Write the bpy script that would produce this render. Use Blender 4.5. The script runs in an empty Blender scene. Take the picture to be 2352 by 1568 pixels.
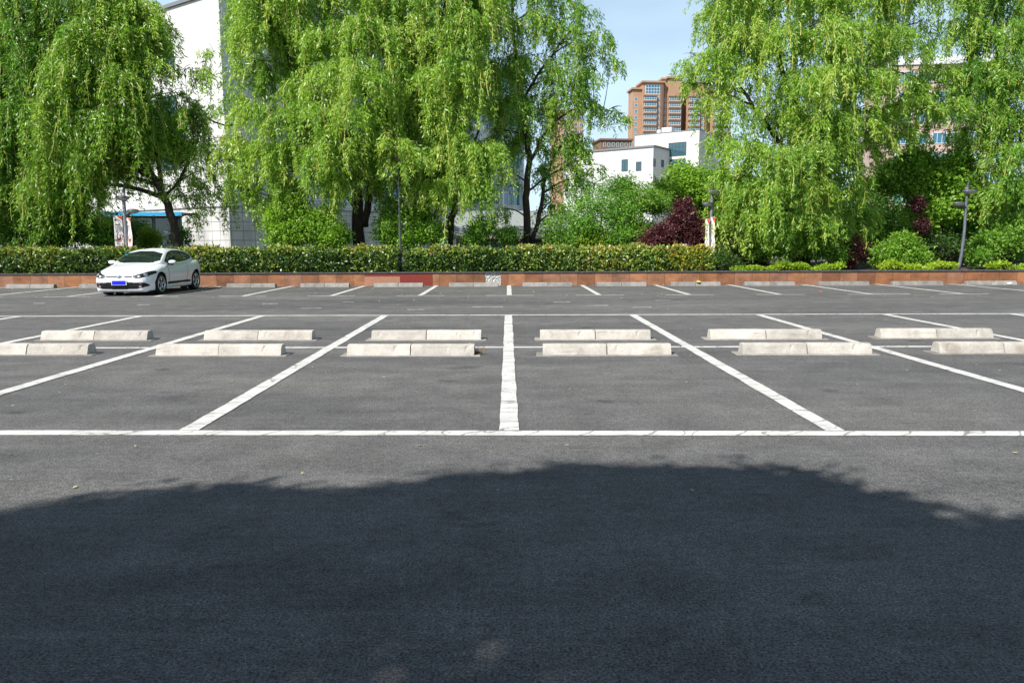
import bpy, math, random
import numpy as np
from mathutils import Vector, Matrix

RS = np.random.RandomState(7)
random.seed(7)
S = bpy.context.scene
COL = S.collection
R = math.radians

# ------------------------------------------------------------------ camera
FOC, HC = 1764.0, 1.52                      # focal length in px of a 2352 px wide frame, eye height
PITCH, YAW, ROLL = math.atan(225 / FOC), 8 / FOC, 0.0046
_f = Vector((math.sin(YAW) * math.cos(PITCH), math.cos(YAW) * math.cos(PITCH), -math.sin(PITCH)))
_r0 = Vector((math.cos(YAW), -math.sin(YAW), 0))
_u0 = _r0.cross(_f)
_r = _r0 * math.cos(ROLL) - _u0 * math.sin(ROLL)
_u = _u0 * math.cos(ROLL) + _r0 * math.sin(ROLL)
cam = bpy.data.cameras.new('camera')
camo = bpy.data.objects.new('camera', cam)
COL.objects.link(camo)
cam.sensor_width = 36
cam.lens = 36 * FOC / 2352
cam.clip_end = 5000
camo.matrix_world = Matrix(((_r.x, _u.x, -_f.x, 0), (_r.y, _u.y, -_f.y, 0), (_r.z, _u.z, -_f.z, HC), (0, 0, 0, 1)))
S.camera = camo


def ray(px, py):
    return _f * FOC + _r * (px - 1176) - _u * (py - 784)


def at(px, py, Y):
    d = ray(px, py)
    return Vector((0, 0, HC)) + d * (Y / d.y)


def ground_at(px, py):
    d = ray(px, py)
    return Vector((0, 0, HC)) + d * (-HC / d.z)


SKEW = 0.0266                                # the rows run a little askew to the bay lines


def row(y0, x):
    return y0 - SKEW * x


# ------------------------------------------------------------------ materials
def mat(name, color, rough=0.7, metal=0.0, spec=0.5, coat=0.0):
    m = bpy.data.materials.new(name)
    m.use_nodes = True
    b = m.node_tree.nodes['Principled BSDF']
    b.inputs['Base Color'].default_value = (*color, 1)
    b.inputs['Roughness'].default_value = rough
    b.inputs['Metallic'].default_value = metal
    b.inputs['Specular IOR Level'].default_value = spec
    b.inputs['Coat Weight'].default_value = coat
    b.inputs['Coat Roughness'].default_value = 0.04
    return m


class NT:
    """small helper to wire nodes"""

    def __init__(self, m):
        self.t = m.node_tree
        self.b = self.t.nodes.get('Principled BSDF')

    def n(self, typ, **kw):
        nd = self.t.nodes.new(typ)
        for k, v in kw.items():
            if k in nd.inputs.keys():
                nd.inputs[k].default_value = v
            else:
                setattr(nd, k, v)
        return nd

    def l(self, a, b):
        self.t.links.new(a, b)

    def coords(self, scale=(1, 1, 1), kind='pos'):
        if kind == 'pos':
            g = self.n('ShaderNodeNewGeometry').outputs['Position']
        else:
            g = self.n('ShaderNodeTexCoord').outputs['Object']
        mp = self.n('ShaderNodeMapping')
        mp.inputs['Scale'].default_value = scale
        self.l(g, mp.inputs['Vector'])
        return mp.outputs[0]

    def noise(self, vec, scale, detail=4, rough=0.55):
        nd = self.n('ShaderNodeTexNoise')
        nd.inputs['Scale'].default_value = scale
        nd.inputs['Detail'].default_value = detail
        nd.inputs['Roughness'].default_value = rough
        self.l(vec, nd.inputs['Vector'])
        return nd.outputs['Fac']

    def ramp(self, fac, stops):
        nd = self.n('ShaderNodeValToRGB')
        cr = nd.color_ramp
        while len(cr.elements) < len(stops):
            cr.elements.new(0.5)
        for e, (p, c) in zip(cr.elements, stops):
            e.position = p
            e.color = (*c, 1) if len(c) == 3 else c
        self.l(fac, nd.inputs[0])
        return nd.outputs[0]

    def grey(self, fac, p0, v0, p1, v1):
        return self.ramp(fac, [(p0, (v0,) * 3), (p1, (v1,) * 3)])

    def mix(self, fac, a, b, mode='MIX'):
        nd = self.n('ShaderNodeMix', data_type='RGBA', blend_type=mode)
        for i, v in ((0, fac), (6, a), (7, b)):
            if hasattr(v, 'is_linked'):
                self.l(v, nd.inputs[i])
            elif i == 0:
                nd.inputs[0].default_value = v
            else:
                nd.inputs[i].default_value = (*v, 1)
        return nd.outputs[2]

    def bump(self, fac, strength=0.4, dist=0.01):
        nd = self.n('ShaderNodeBump')
        nd.inputs['Strength'].default_value = strength
        nd.inputs['Distance'].default_value = dist
        self.l(fac, nd.inputs['Height'])
        self.l(nd.outputs[0], self.b.inputs['Normal'])


def mat_asphalt():
    m = mat('asphalt', (0.1, 0.1, 0.1), 0.9, spec=0.18)
    t = NT(m)
    big = t.noise(t.coords((0.10, 0.42, 1)), 1.0, 5, 0.6)
    streak = t.noise(t.coords((0.22, 2.6, 1)), 1.0, 6, 0.65)
    mid = t.noise(t.coords(), 2.3, 5, 0.6)
    fine = t.noise(t.coords(), 85, 3, 0.7)
    grain = t.noise(t.coords(), 210, 2, 0.6)
    c = t.ramp(big, [(0.30, (0.066, 0.066, 0.067)), (0.68, (0.115, 0.112, 0.107))])
    c = t.mix(1.0, c, t.grey(streak, 0.30, 0.88, 0.72, 1.14), 'MULTIPLY')
    c = t.mix(1.0, c, t.grey(mid, 0.3, 0.80, 0.7, 1.2), 'MULTIPLY')
    grit = t.noise(t.coords(), 19, 5, 0.8)
    c = t.mix(1.0, c, t.grey(grit, 0.32, 0.66, 0.68, 1.36), 'MULTIPLY')
    c = t.mix(1.0, c, t.grey(fine, 0.34, 0.32, 0.66, 1.85), 'MULTIPLY')
    c = t.mix(1.0, c, t.grey(grain, 0.3, 0.55, 0.7, 1.5), 'MULTIPLY')
    # pale stone chips in the wearing course
    v = t.n('ShaderNodeTexVoronoi')
    v.inputs['Scale'].default_value = 34
    t.l(t.coords(), v.inputs['Vector'])
    sp = t.grey(v.outputs['Distance'], 0.06, 1.0, 0.13, 0.0)
    rn = t.n('ShaderNodeSeparateColor')
    t.l(v.outputs['Color'], rn.inputs[0])
    pick = t.grey(rn.outputs[0], 0.80, 0.0, 0.86, 0.75)
    fac = t.mix(1.0, sp, pick, 'MULTIPLY')
    c = t.mix(fac, c, (0.34, 0.33, 0.31))
    # oil and damp stains
    st = t.noise(t.coords((0.8, 1.6, 1)), 1.3, 3, 0.5)
    c = t.mix(1.0, c, t.grey(st, 0.24, 0.55, 0.33, 1.0), 'MULTIPLY')
    # worn tyre scuffs, thin and pale
    sc = t.noise(t.coords((0.22, 6.5, 1)), 1.7, 7, 0.78)
    c = t.mix(t.grey(sc, 0.56, 0.0, 0.74, 0.40), c, (0.20, 0.196, 0.188))
    # oil drips where cars stand
    vo = t.n('ShaderNodeTexVoronoi')
    vo.inputs['Scale'].default_value = 0.8
    t.l(t.coords(), vo.inputs['Vector'])
    vn = t.noise(t.coords(), 7, 3, 0.6)
    dm = t.n('ShaderNodeMath', operation='MULTIPLY_ADD')
    dm.inputs[1].default_value = 0.12
    t.l(vn, dm.inputs[0])
    t.l(vo.outputs['Distance'], dm.inputs[2])
    c = t.mix(t.grey(dm.outputs[0], 0.10, 0.6, 0.16, 0.0), c, (0.035, 0.034, 0.034))
    t.l(c, t.b.inputs['Base Color'])
    h = t.mix(0.4, fine, grain)
    t.bump(h, 0.8, 0.008)
    return m


def mat_paint(axis, slant):
    m = mat('road_paint', (0.7, 0.7, 0.68), 0.6, spec=0.3)
    t = NT(m)
    n1 = t.noise(t.coords(), 3.0, 6, 0.6)
    n2 = t.noise(t.coords(), 55, 3, 0.7)
    c = t.ramp(n1, [(0.25, (0.40, 0.39, 0.37)), (0.6, (0.595, 0.585, 0.56))])
    c = t.mix(1.0, c, t.grey(n2, 0.25, 0.78, 0.55, 1.0), 'MULTIPLY')
    # cracks right across the film every half metre or so
    nz = t.noise(t.coords(), 1.1, 2, 0.5)
    nz2 = t.noise(t.coords(), 14, 4, 0.6)
    sp = t.n('ShaderNodeSeparateXYZ')
    t.l(t.coords(), sp.inputs[0])
    ck = None
    for mult, wd, jit in ((2.35, 0.021, 1.6), (0.9, 0.014, 2.6)):
        m1 = t.n('ShaderNodeMath', operation='MULTIPLY_ADD')
        m1.inputs[1].default_value = mult
        t.l(sp.outputs[axis], m1.inputs[0])
        m0 = t.n('ShaderNodeMath', operation='MULTIPLY')
        m0.inputs[1].default_value = slant * mult
        t.l(sp.outputs['Y' if axis == 'X' else 'X'], m0.inputs[0])
        t.l(m0.outputs[0], m1.inputs[2])
        m2 = t.n('ShaderNodeMath', operation='MULTIPLY_ADD')
        m2.inputs[1].default_value = jit
        t.l(nz, m2.inputs[0])
        t.l(m1.outputs[0], m2.inputs[2])
        m3 = t.n('ShaderNodeMath', operation='MULTIPLY_ADD')
        m3.inputs[1].default_value = 0.16
        t.l(nz2, m3.inputs[0])
        t.l(m2.outputs[0], m3.inputs[2])
        pp = t.n('ShaderNodeMath', operation='PINGPONG')
        pp.inputs[1].default_value = 0.5
        t.l(m3.outputs[0], pp.inputs[0])
        g = t.grey(pp.outputs[0], wd * .6, 0.85, wd * 1.6, 0.0)
        ck = g if ck is None else t.mix(1.0, ck, g, 'LIGHTEN')
    c = t.mix(ck, c, (0.15, 0.145, 0.135))
    hole = t.noise(t.coords(), 9.0, 7, 0.75)
    c = t.mix(t.grey(hole, 0.56, 0.0, 0.68, 0.8), c, (0.17, 0.168, 0.16))
    t.l(c, t.b.inputs['Base Color'])
    t.bump(n2, 0.4, 0.006)
    return m


def mat_concrete(name, lo, hi, stain=(0.30, 0.26, 0.21)):
    m = mat(name, hi, 0.85, spec=0.25)
    t = NT(m)
    g = t.n('ShaderNodeTexCoord')
    oi = t.n('ShaderNodeObjectInfo')
    ad = t.n('ShaderNodeVectorMath', operation='ADD')
    ml = t.n('ShaderNodeMath', operation='MULTIPLY')
    ml.inputs[1].default_value = 37
    t.l(oi.outputs['Random'], ml.inputs[0])
    t.l(g.outputs['Object'], ad.inputs[0])
    t.l(ml.outputs[0], ad.inputs[1])
    vec = ad.outputs[0]
    n1 = t.noise(vec, 4, 6, 0.65)
    n2 = t.noise(vec, 60, 3, 0.7)
    n3 = t.noise(vec, 2.2, 3, 0.5)
    c = t.ramp(n1, [(0.25, lo), (0.62, hi)])
    c = t.mix(t.grey(n3, 0.62, 0.0, 0.72, 0.55), c, stain)
    c = t.mix(1.0, c, t.grey(n2, 0.25, 0.72, 0.6, 1.0), 'MULTIPLY')
    c = t.mix(1.0, c, t.grey(oi.outputs['Random'], 0.0, 0.82, 1.0, 1.08), 'MULTIPLY')
    # tyre scuffs, dark and streaky along the face
    mp_ = t.n('ShaderNodeMapping')
    mp_.inputs['Scale'].default_value = (1.2, 1, 14)
    t.l(vec, mp_.inputs['Vector'])
    tsn = t.noise(mp_.outputs[0], 1.6, 4, 0.6)
    c = t.mix(t.grey(tsn, 0.60, 0.0, 0.74, 0.5), c, (0.10, 0.095, 0.09))
    t.l(c, t.b.inputs['Base Color'])
    t.bump(t.mix(0.5, n1, n2), 0.5, 0.012)
    return m


def mat_granite():
    m = mat('brown_granite', (0.3, 0.13, 0.06), 0.6, spec=0.4)
    t = NT(m)
    g = t.n('ShaderNodeNewGeometry')
    sx = t.n('ShaderNodeSeparateXYZ')
    t.l(g.outputs['Position'], sx.inputs[0])
    dv = t.n('ShaderNodeMath', operation='DIVIDE')
    dv.inputs[1].default_value = 0.63
    t.l(sx.outputs['X'], dv.inputs[0])
    fl = t.n('ShaderNodeMath', operation='FLOOR')
    t.l(dv.outputs[0], fl.inputs[0])
    wn = t.n('ShaderNodeTexWhiteNoise', noise_dimensions='1D')
    t.l(fl.outputs[0], wn.inputs['W'])
    c = t.ramp(wn.outputs['Value'], [(0.0, (0.20, 0.083, 0.040)), (0.35, (0.29, 0.12, 0.050)), (0.6, (0.33, 0.150, 0.074)), (1.0, (0.25, 0.118, 0.07))])
    n1 = t.noise(t.coords(), 45, 4, 0.7)
    n2 = t.noise(t.coords((1, 1, 1.6)), 2.2, 5, 0.6)
    c = t.mix(1.0, c, t.grey(n1, 0.3, 0.62, 0.7, 1.3), 'MULTIPLY')
    c = t.mix(1.0, c, t.grey(n2, 0.3, 0.58, 0.65, 1.15), 'MULTIPLY')
    fr = t.n('ShaderNodeMath', operation='FRACT')
    t.l(dv.outputs[0], fr.inputs[0])
    pp = t.n('ShaderNodeMath', operation='PINGPONG')
    pp.inputs[1].default_value = 0.5
    t.l(fr.outputs[0], pp.inputs[0])
    c = t.mix(t.grey(pp.outputs[0], 0.008, 0.8, 0.02, 0.0), c, (0.07, 0.045, 0.035))
    t.l(c, t.b.inputs['Base Color'])
    t.bump(n1, 0.25, 0.006)
    return m


def mat_leaf(name, stops, trans=0.35, rough=0.45, spec=0.4, tboost=1.25):
    m = bpy.data.materials.new(name)
    m.use_nodes = True
    t = NT(m)
    a = t.n('ShaderNodeAttribute', attribute_name='tint')
    c = t.ramp(a.outputs['Fac'], stops)
    t.l(c, t.b.inputs['Base Color'])
    t.b.inputs['Roughness'].default_value = rough
    t.b.inputs['Specular IOR Level'].default_value = spec
    tr = t.n('ShaderNodeBsdfTranslucent')
    t.l(t.mix(1.0, c, (tboost * 0.98, tboost * 1.04, tboost * 0.45), 'MULTIPLY'), tr.inputs['Color'])
    mx = t.n('ShaderNodeMixShader')
    mx.inputs[0].default_value = trans
    t.l(t.b.outputs[0], mx.inputs[1])
    t.l(tr.outputs[0], mx.inputs[2])
    t.l(mx.outputs[0], t.t.nodes['Material Output'].inputs['Surface'])
    return m


def mat_rough(name, lo, hi, scale=6, rough=0.9, bump=0.4, dist=0.02, stretch=(1, 1, 1), kind='obj', spec=0.3):
    m = mat(name, hi, rough, spec=spec)
    t = NT(m)
    n1 = t.noise(t.coords(stretch, kind), scale, 6, 0.65)
    t.l(t.ramp(n1, [(0.3, lo), (0.68, hi)]), t.b.inputs['Base Color'])
    if bump:
        t.bump(n1, bump, dist)
    return m


def mat_tiles(name, base, w, h, line, dirt=0.15, axis='xz'):
    """stone cladding: a grid of joints in object space plus weathering"""
    m = mat(name, base, 0.7, spec=0.3)
    t = NT(m)
    tc = t.n('ShaderNodeTexCoord')
    sp = t.n('ShaderNodeSeparateXYZ')
    t.l(tc.outputs['Object'], sp.inputs[0])
    sm = t.n('ShaderNodeMath', operation='ADD')
    t.l(sp.outputs['X'], sm.inputs[0])
    t.l(sp.outputs['Y'], sm.inputs[1])
    fac = None
    for src, size in ((sm.outputs[0], w), (sp.outputs['Z'], h)):
        pp = t.n('ShaderNodeMath', operation='PINGPONG')
        pp.inputs[1].default_value = size / 2
        t.l(src, pp.inputs[0])
        g = t.grey(pp.outputs[0], 0.012, 1.0, 0.03, 0.0)
        fac = g if fac is None else t.mix(1.0, fac, g, 'LIGHTEN')
    n1 = t.noise(t.coords((1, 1, 0.35), 'obj'), 0.9, 6, 0.6)
    c = t.mix(1.0, base, t.grey(n1, 0.3, 1 - dirt, 0.65, 1.0), 'MULTIPLY')
    c = t.mix(fac, c, line)
    t.l(c, t.b.inputs['Base Color'])
    return m


M = {}
M['asphalt'] = mat_asphalt()
M['paint'] = mat_paint('Y', 0.0)
M['paint_cross'] = mat_paint('X', -0.8)
M['stop'] = mat_concrete('pale_concrete', (0.34, 0.31, 0.27), (0.545, 0.51, 0.455), (0.24, 0.19, 0.14))
M['stop_grey'] = mat_concrete('grey_concrete', (0.16, 0.152, 0.142), (0.29, 0.275, 0.255), (0.14, 0.12, 0.10))
M['bed'] = mat_concrete('mortar', (0.17, 0.16, 0.145), (0.28, 0.265, 0.24))
M['granite'] = mat_granite()
M['red_granite'] = mat_rough('red_granite', (0.14, 0.022, 0.015), (0.22, 0.042, 0.027), 40, 0.5, 0.2, 0.004)
M['pink_granite'] = mat_rough('pink_granite', (0.22, 0.10, 0.062), (0.42, 0.21, 0.135), 45, 0.6, 0.2, 0.004)
M['mortar_white'] = mat_rough('broken_mortar', (0.28, 0.27, 0.25), (0.50, 0.49, 0.465), 7, 0.9, 0.6, 0.03)
M['cap'] = mat_rough('dark_stone', (0.035, 0.035, 0.04), (0.10, 0.10, 0.105), 12, 0.6, 0.2, 0.01)
M['soil'] = mat_rough('soil', (0.035, 0.026, 0.017), (0.10, 0.075, 0.05), 3, 0.95, 0.8, 0.05, kind='pos')
M['far_ground'] = mat_rough('park_ground', (0.05, 0.07, 0.03), (0.14, 0.14, 0.10), 0.35, 0.95, 0, kind='pos')
M['bark'] = mat_rough('bark', (0.016, 0.012, 0.009), (0.075, 0.056, 0.04), 14, 0.9, 1.0, 0.03, (1, 1, 0.25))
M['twig'] = mat('twig', (0.36, 0.32, 0.07), 0.6)
M['willow'] = mat_leaf('willow_leaf', [(0.0, (0.065, 0.16, 0.018)), (0.45, (0.195, 0.36, 0.035)), (0.8, (0.35, 0.50, 0.07)), (1.0, (0.50, 0.58, 0.15))], 0.48, 0.38, 0.5)
M['willow_dark'] = mat_leaf('darker_willow_leaf', [(0.0, (0.05, 0.15, 0.02)), (0.5, (0.155, 0.325, 0.034)), (1.0, (0.34, 0.48, 0.075))], 0.48, 0.38, 0.5)
M['maple'] = mat_leaf('bright_maple_leaf', [(0.0, (0.075, 0.19, 0.02)), (0.5, (0.19, 0.36, 0.035)), (1.0, (0.34, 0.48, 0.07))], 0.46)
M['green'] = mat_leaf('mid_green_leaf', [(0.0, (0.045, 0.13, 0.017)), (0.5, (0.12, 0.28, 0.03)), (1.0, (0.27, 0.42, 0.06))], 0.45)
M['bluegreen'] = mat_leaf('cool_green_leaf', [(0.0, (0.06, 0.17, 0.035)), (0.5, (0.15, 0.34, 0.06)), (1.0, (0.30, 0.48, 0.10))], 0.48)
M['dark'] = mat_leaf('dark_green_leaf', [(0.0, (0.018, 0.05, 0.01)), (0.5, (0.04, 0.095, 0.016)), (1.0, (0.08, 0.15, 0.025))], 0.3)
M['purple'] = mat_leaf('purple_leaf', [(0.0, (0.03, 0.009, 0.012)), (0.5, (0.075, 0.020, 0.025)), (1.0, (0.15, 0.04, 0.042))], 0.25, tboost=1.0)
M['lime'] = mat_leaf('lime_leaf', [(0.0, (0.14, 0.26, 0.015)), (0.5, (0.26, 0.40, 0.025)), (1.0, (0.38, 0.48, 0.04))], 0.4)
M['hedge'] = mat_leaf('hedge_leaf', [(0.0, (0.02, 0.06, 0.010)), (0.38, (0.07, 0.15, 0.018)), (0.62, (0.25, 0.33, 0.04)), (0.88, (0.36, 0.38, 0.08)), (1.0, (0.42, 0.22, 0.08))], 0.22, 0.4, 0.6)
M['hedge_gold'] = mat_leaf('golden_hedge_leaf', [(0.0, (0.03, 0.08, 0.010)), (0.4, (0.13, 0.20, 0.018)), (0.75, (0.34, 0.34, 0.03)), (1.0, (0.42, 0.25, 0.04))], 0.22, 0.3, 0.6)
M['dry'] = mat('dry_grass', (0.20, 0.14, 0.07), 0.8)
M['fallen'] = mat_leaf('fallen_leaf', [(0.0, (0.30, 0.24, 0.06)), (0.6, (0.46, 0.40, 0.14)), (1.0, (0.6, 0.56, 0.42))], 0.2)
M['white_wall'] = mat_tiles('white_stone', (0.59, 0.585, 0.57), 1.2, 1.2, (0.44, 0.435, 0.425), 0.12)
M['base_wall'] = mat_tiles('weathered_base_stone', (0.54, 0.53, 0.51), 0.9, 0.6, (0.17, 0.17, 0.165), 0.42)
M['trim_grey'] = mat('grey_trim', (0.16, 0.165, 0.17), 0.6)
M['frame_white'] = mat('white_window_frame', (0.6, 0.62, 0.63), 0.5)
M['frame_dark'] = mat('dark_window_frame', (0.05, 0.06, 0.065), 0.5)
M['glass'] = mat('window_glass', (0.03, 0.09, 0.115), 0.06, spec=1.0)
M['glass_blue'] = mat('blue_window_glass', (0.03, 0.14, 0.22), 0.08, spec=1.0)
M['tower'] = mat_rough('orange_brick', (0.34, 0.20, 0.125), (0.43, 0.27, 0.175), 0.4, 0.85, 0)
M['tower_dark'] = mat_rough('brown_brick', (0.16, 0.09, 0.062), (0.22, 0.13, 0.09), 0.4, 0.85, 0)
M['pink_wall'] = mat_rough('pink_render', (0.42, 0.30, 0.26), (0.52, 0.385, 0.335), 0.4, 0.85, 0)
M['roof_tile'] = mat_rough('grey_roof_tile', (0.16, 0.18, 0.175), (0.27, 0.29, 0.28), 5, 0.85, 0.6, 0.05, (6, 1, 1))
M['pale_wall'] = mat_rough('cream_wall', (0.42, 0.38, 0.30), (0.55, 0.50, 0.40), 1.5, 0.9, 0)
M['cyan'] = mat('cyan_canopy', (0.03, 0.34, 0.62), 0.4)
M['teal'] = mat('teal_fence_paint', (0.02, 0.16, 0.15), 0.5)
M['lamp_dark'] = mat_rough('lamp_grey_paint', (0.045, 0.05, 0.06), (0.085, 0.09, 0.10), 8, 0.42, 0.1, 0.004, spec=0.5)
M['lamp_pole'] = mat_rough('worn_pole_paint', (0.10, 0.115, 0.14), (0.27, 0.265, 0.275), 5, 0.5, 0.1, 0.004, (3, 3, 0.8))
M['lamp_pole_dark'] = mat_rough('worn_dark_pole_paint', (0.05, 0.062, 0.085), (0.17, 0.175, 0.20), 4, 0.5, 0.1, 0.004, (3, 3, 0.8))
M['lamp_glass'] = mat('lamp_diffuser', (0.42, 0.42, 0.40), 0.35)
M['banner'] = mat_rough('banner_cloth', (0.58, 0.56, 0.52), (0.70, 0.68, 0.64), 4, 0.75, 0.2, 0.01)
M['banner_red'] = mat('banner_red', (0.52, 0.045, 0.02), 0.7)
M['banner_dark'] = mat('banner_maroon', (0.11, 0.03, 0.035), 0.7)
M['car_white'] = mat('white_car_paint', (0.70, 0.715, 0.73), 0.35, spec=0.5, coat=1.0)
M['car_glass'] = mat('tinted_car_glass', (0.009, 0.015, 0.017), 0.03, spec=0.9)
M['black_plastic'] = mat('black_plastic', (0.010, 0.011, 0.012), 0.5, spec=0.25)
M['rubber'] = mat_rough('tyre_rubber', (0.010, 0.010, 0.011), (0.022, 0.022, 0.023), 20, 0.85, 0.2, 0.005)
M['alloy'] = mat('alloy', (0.55, 0.56, 0.58), 0.28, 0.9)
M['chrome'] = mat('chrome', (0.75, 0.76, 0.78), 0.12, 1.0)
M['lens'] = mat('headlight_lens', (0.10, 0.13, 0.16), 0.08, spec=1.0, coat=1.0)
M['plate_blue'] = mat('plate_blue', (0.008, 0.012, 0.60), 0.4)
M['plate_white'] = mat('plate_white', (0.65, 0.66, 0.70), 0.4)
M['amber'] = mat('amber_lens', (0.55, 0.12, 0.02), 0.25)
M['red_lens'] = mat('red_lens', (0.35, 0.012, 0.012), 0.2)
M['paper'] = mat('white_paper', (0.72, 0.72, 0.72), 0.8)


# ------------------------------------------------------------------ object helpers
def tag(o, label=None, cat=None, group=None, kind=None):
    if label:
        o['label'] = label
    if cat:
        o['category'] = cat
    if group:
        o['group'] = group
    if kind:
        o['kind'] = kind
    return o


def empty(name, loc, rz=0.0, label=None, cat=None, group=None):
    o = bpy.data.objects.new(name, None)
    COL.objects.link(o)
    o.location = loc
    o.rotation_euler = (0, 0, rz)
    o.empty_display_size = 0.2
    return tag(o, label, cat, group)


def link(name, me, m, parent=None):
    o = bpy.data.objects.new(name, me)
    COL.objects.link(o)
    if m is not None and not me.materials:
        me.materials.append(m)
    if parent is not None:
        o.parent = parent
    return o


class MB:
    """collects shapes that become one mesh"""

    def __init__(self):
        self.v, self.f = [], []

    def add(self, vs, fs):
        k = len(self.v)
        self.v += [tuple(p) for p in vs]
        self.f += [tuple(i + k for i in f) for f in fs]
        return self

    def box(self, x0, x1, y0, y1, z0, z1):
        return self.add([(x0, y0, z0), (x1, y0, z0), (x1, y1, z0), (x0, y1, z0), (x0, y0, z1), (x1, y0, z1), (x1, y1, z1), (x0, y1, z1)],
                        [(0, 3, 2, 1), (4, 5, 6, 7), (0, 1, 5, 4), (1, 2, 6, 5), (2, 3, 7, 6), (3, 0, 4, 7)])

    def tube(self, path, radii, n=7, cap=True):
        P = [Vector(p) for p in path]
        vs, fs = [], []
        ref = Vector((0.31, 0.87, 0.13))
        for i, p in enumerate(P):
            d = (P[min(i + 1, len(P) - 1)] - P[max(i - 1, 0)])
            d = d.normalized() if d.length > 1e-9 else Vector((0, 0, 1))
            a = d.cross(ref).normalized()
            b = d.cross(a)
            for k in range(n):
                t = 2 * math.pi * k / n
                vs.append(p + (a * math.cos(t) + b * math.sin(t)) * radii[i])
        for i in range(len(P) - 1):
            for k in range(n):
                fs.append((i * n + k, i * n + (k + 1) % n, (i + 1) * n + (k + 1) % n, (i + 1) * n + k))
        if cap:
            fs.append(tuple(range(n - 1, -1, -1)))
            fs.append(tuple(range((len(P) - 1) * n, len(P) * n)))
        return self.add(vs, fs)

    def lathe(self, prof, n=24, axis='z', center=(0, 0, 0), sx=1.0, sy=1.0):
        vs, fs = [], []
        for (r, h) in prof:
            for k in range(n):
                t = 2 * math.pi * k / n
                a, b = r * math.cos(t) * sx, r * math.sin(t) * sy
                p = (a, b, h) if axis == 'z' else (h, a, b)
                vs.append((p[0] + center[0], p[1] + center[1], p[2] + center[2]))
        m = len(prof)
        for i in range(m - 1):
            for k in range(n):
                fs.append((i * n + k, i * n + (k + 1) % n, (i + 1) * n + (k + 1) % n, (i + 1) * n + k))
        return self.add(vs, fs)

    def prism(self, poly, y0, y1):
        """poly of (x, z) extruded along y"""
        n = len(poly)
        vs = [(x, y0, z) for x, z in poly] + [(x, y1, z) for x, z in poly]
        fs = [tuple(range(n)), tuple(range(2 * n - 1, n - 1, -1))] + [((i + 1) % n, i, n + i, n + (i + 1) % n) for i in range(n)]
        return self.add(vs, fs)

    def build(self, name, m, parent=None, smooth=False, off=None):
        me = bpy.data.meshes.new(name)
        vs = self.v if off is None else [(x - off[0], y - off[1], z - off[2]) for x, y, z in self.v]
        me.from_pydata(vs, [], self.f)
        if smooth:
            me.polygons.foreach_set('use_smooth', [True] * len(me.polygons))
        me.update()
        return link(name, me, m, parent)


def quads_np(name, V, tint, m, parent=None):
    """V: (N,4,3) quads with one tint value each -> one mesh object"""
    N = len(V)
    me = bpy.data.meshes.new(name)
    me.vertices.add(N * 4)
    me.vertices.foreach_set('co', V.reshape(-1).astype(np.float32))
    me.loops.add(N * 4)
    me.loops.foreach_set('vertex_index', np.arange(N * 4, dtype=np.int32))
    me.polygons.add(N)
    me.polygons.foreach_set('loop_start', np.arange(0, N * 4, 4, dtype=np.int32))
    me.update(calc_edges=True)
    a = me.attributes.new('tint', 'FLOAT', 'FACE')
    a.data.foreach_set('value', np.clip(tint, 0, 1).astype(np.float32))
    return link(name, me, m, parent)


def unit(a):
    return a / np.maximum(np.linalg.norm(a, axis=-1, keepdims=True), 1e-9)


def leaves(pos, d, L, W, nrm=None):
    """kite-shaped leaf quads"""
    n = len(pos)
    d = unit(d)
    if nrm is None:
        nrm = RS.normal(size=(n, 3))
    s = unit(np.cross(d, nrm))
    L = np.asarray(L).reshape(-1, 1)
    W = np.asarray(W).reshape(-1, 1)
    k = pos + d * L * 0.42
    return np.stack([pos, k + s * W * 0.5, pos + d * L, k - s * W * 0.5], axis=1)


# ------------------------------------------------------------------ world and sun
SUN_EL, SUN_AZ = R(47), R(45)               # azimuth measured from straight behind the camera to the left
SUN = Vector((-math.cos(SUN_EL) * math.sin(SUN_AZ), -math.cos(SUN_EL) * math.cos(SUN_AZ), math.sin(SUN_EL)))
w = bpy.data.worlds.new('World')
S.world = w
w.use_nodes = True
wt = w.node_tree
bg = wt.nodes['Background']
sky = wt.nodes.new('ShaderNodeTexSky')
sky.sky_type = 'NISHITA'
sky.sun_disc = False
sky.sun_elevation = SUN_EL
sky.sun_rotation = math.pi + SUN_AZ
sky.air_density = 1.0
sky.dust_density = 0.6
sky.ozone_density = 1.2
# thin high cloud veil
tc = wt.nodes.new('ShaderNodeTexCoord')
mp = wt.nodes.new('ShaderNodeMapping')
mp.inputs['Scale'].default_value = (1.2, 1.2, 4.0)
nz = wt.nodes.new('ShaderNodeTexNoise')
nz.inputs['Scale'].default_value = 2.2
nz.inputs['Detail'].default_value = 6
rp = wt.nodes.new('ShaderNodeValToRGB')
rp.color_ramp.elements[0].position = 0.40
rp.color_ramp.elements[0].color = (0.62, 0.62, 0.62, 1)
rp.color_ramp.elements[1].position = 0.75
rp.color_ramp.elements[1].color = (0.95, 0.95, 0.95, 1)
mx = wt.nodes.new('ShaderNodeMix')
mx.data_type = 'RGBA'
mx.inputs[7].default_value = (9.6, 12.8, 15.6, 1)
wt.links.new(tc.outputs['Generated'], mp.inputs[0])
wt.links.new(mp.outputs[0], nz.inputs['Vector'])
wt.links.new(nz.outputs['Fac'], rp.inputs[0])
sz = wt.nodes.new('ShaderNodeSeparateXYZ')
wt.links.new(tc.outputs['Generated'], sz.inputs[0])
hz = wt.nodes.new('ShaderNodeMapRange')
for k_, v_ in (('From Min', 0.05), ('From Max', 0.75), ('To Min', 1.0), ('To Max', 0.12)):
    hz.inputs[k_].default_value = v_
wt.links.new(sz.outputs['Z'], hz.inputs['Value'])
ml_ = wt.nodes.new('ShaderNodeMath')
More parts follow.
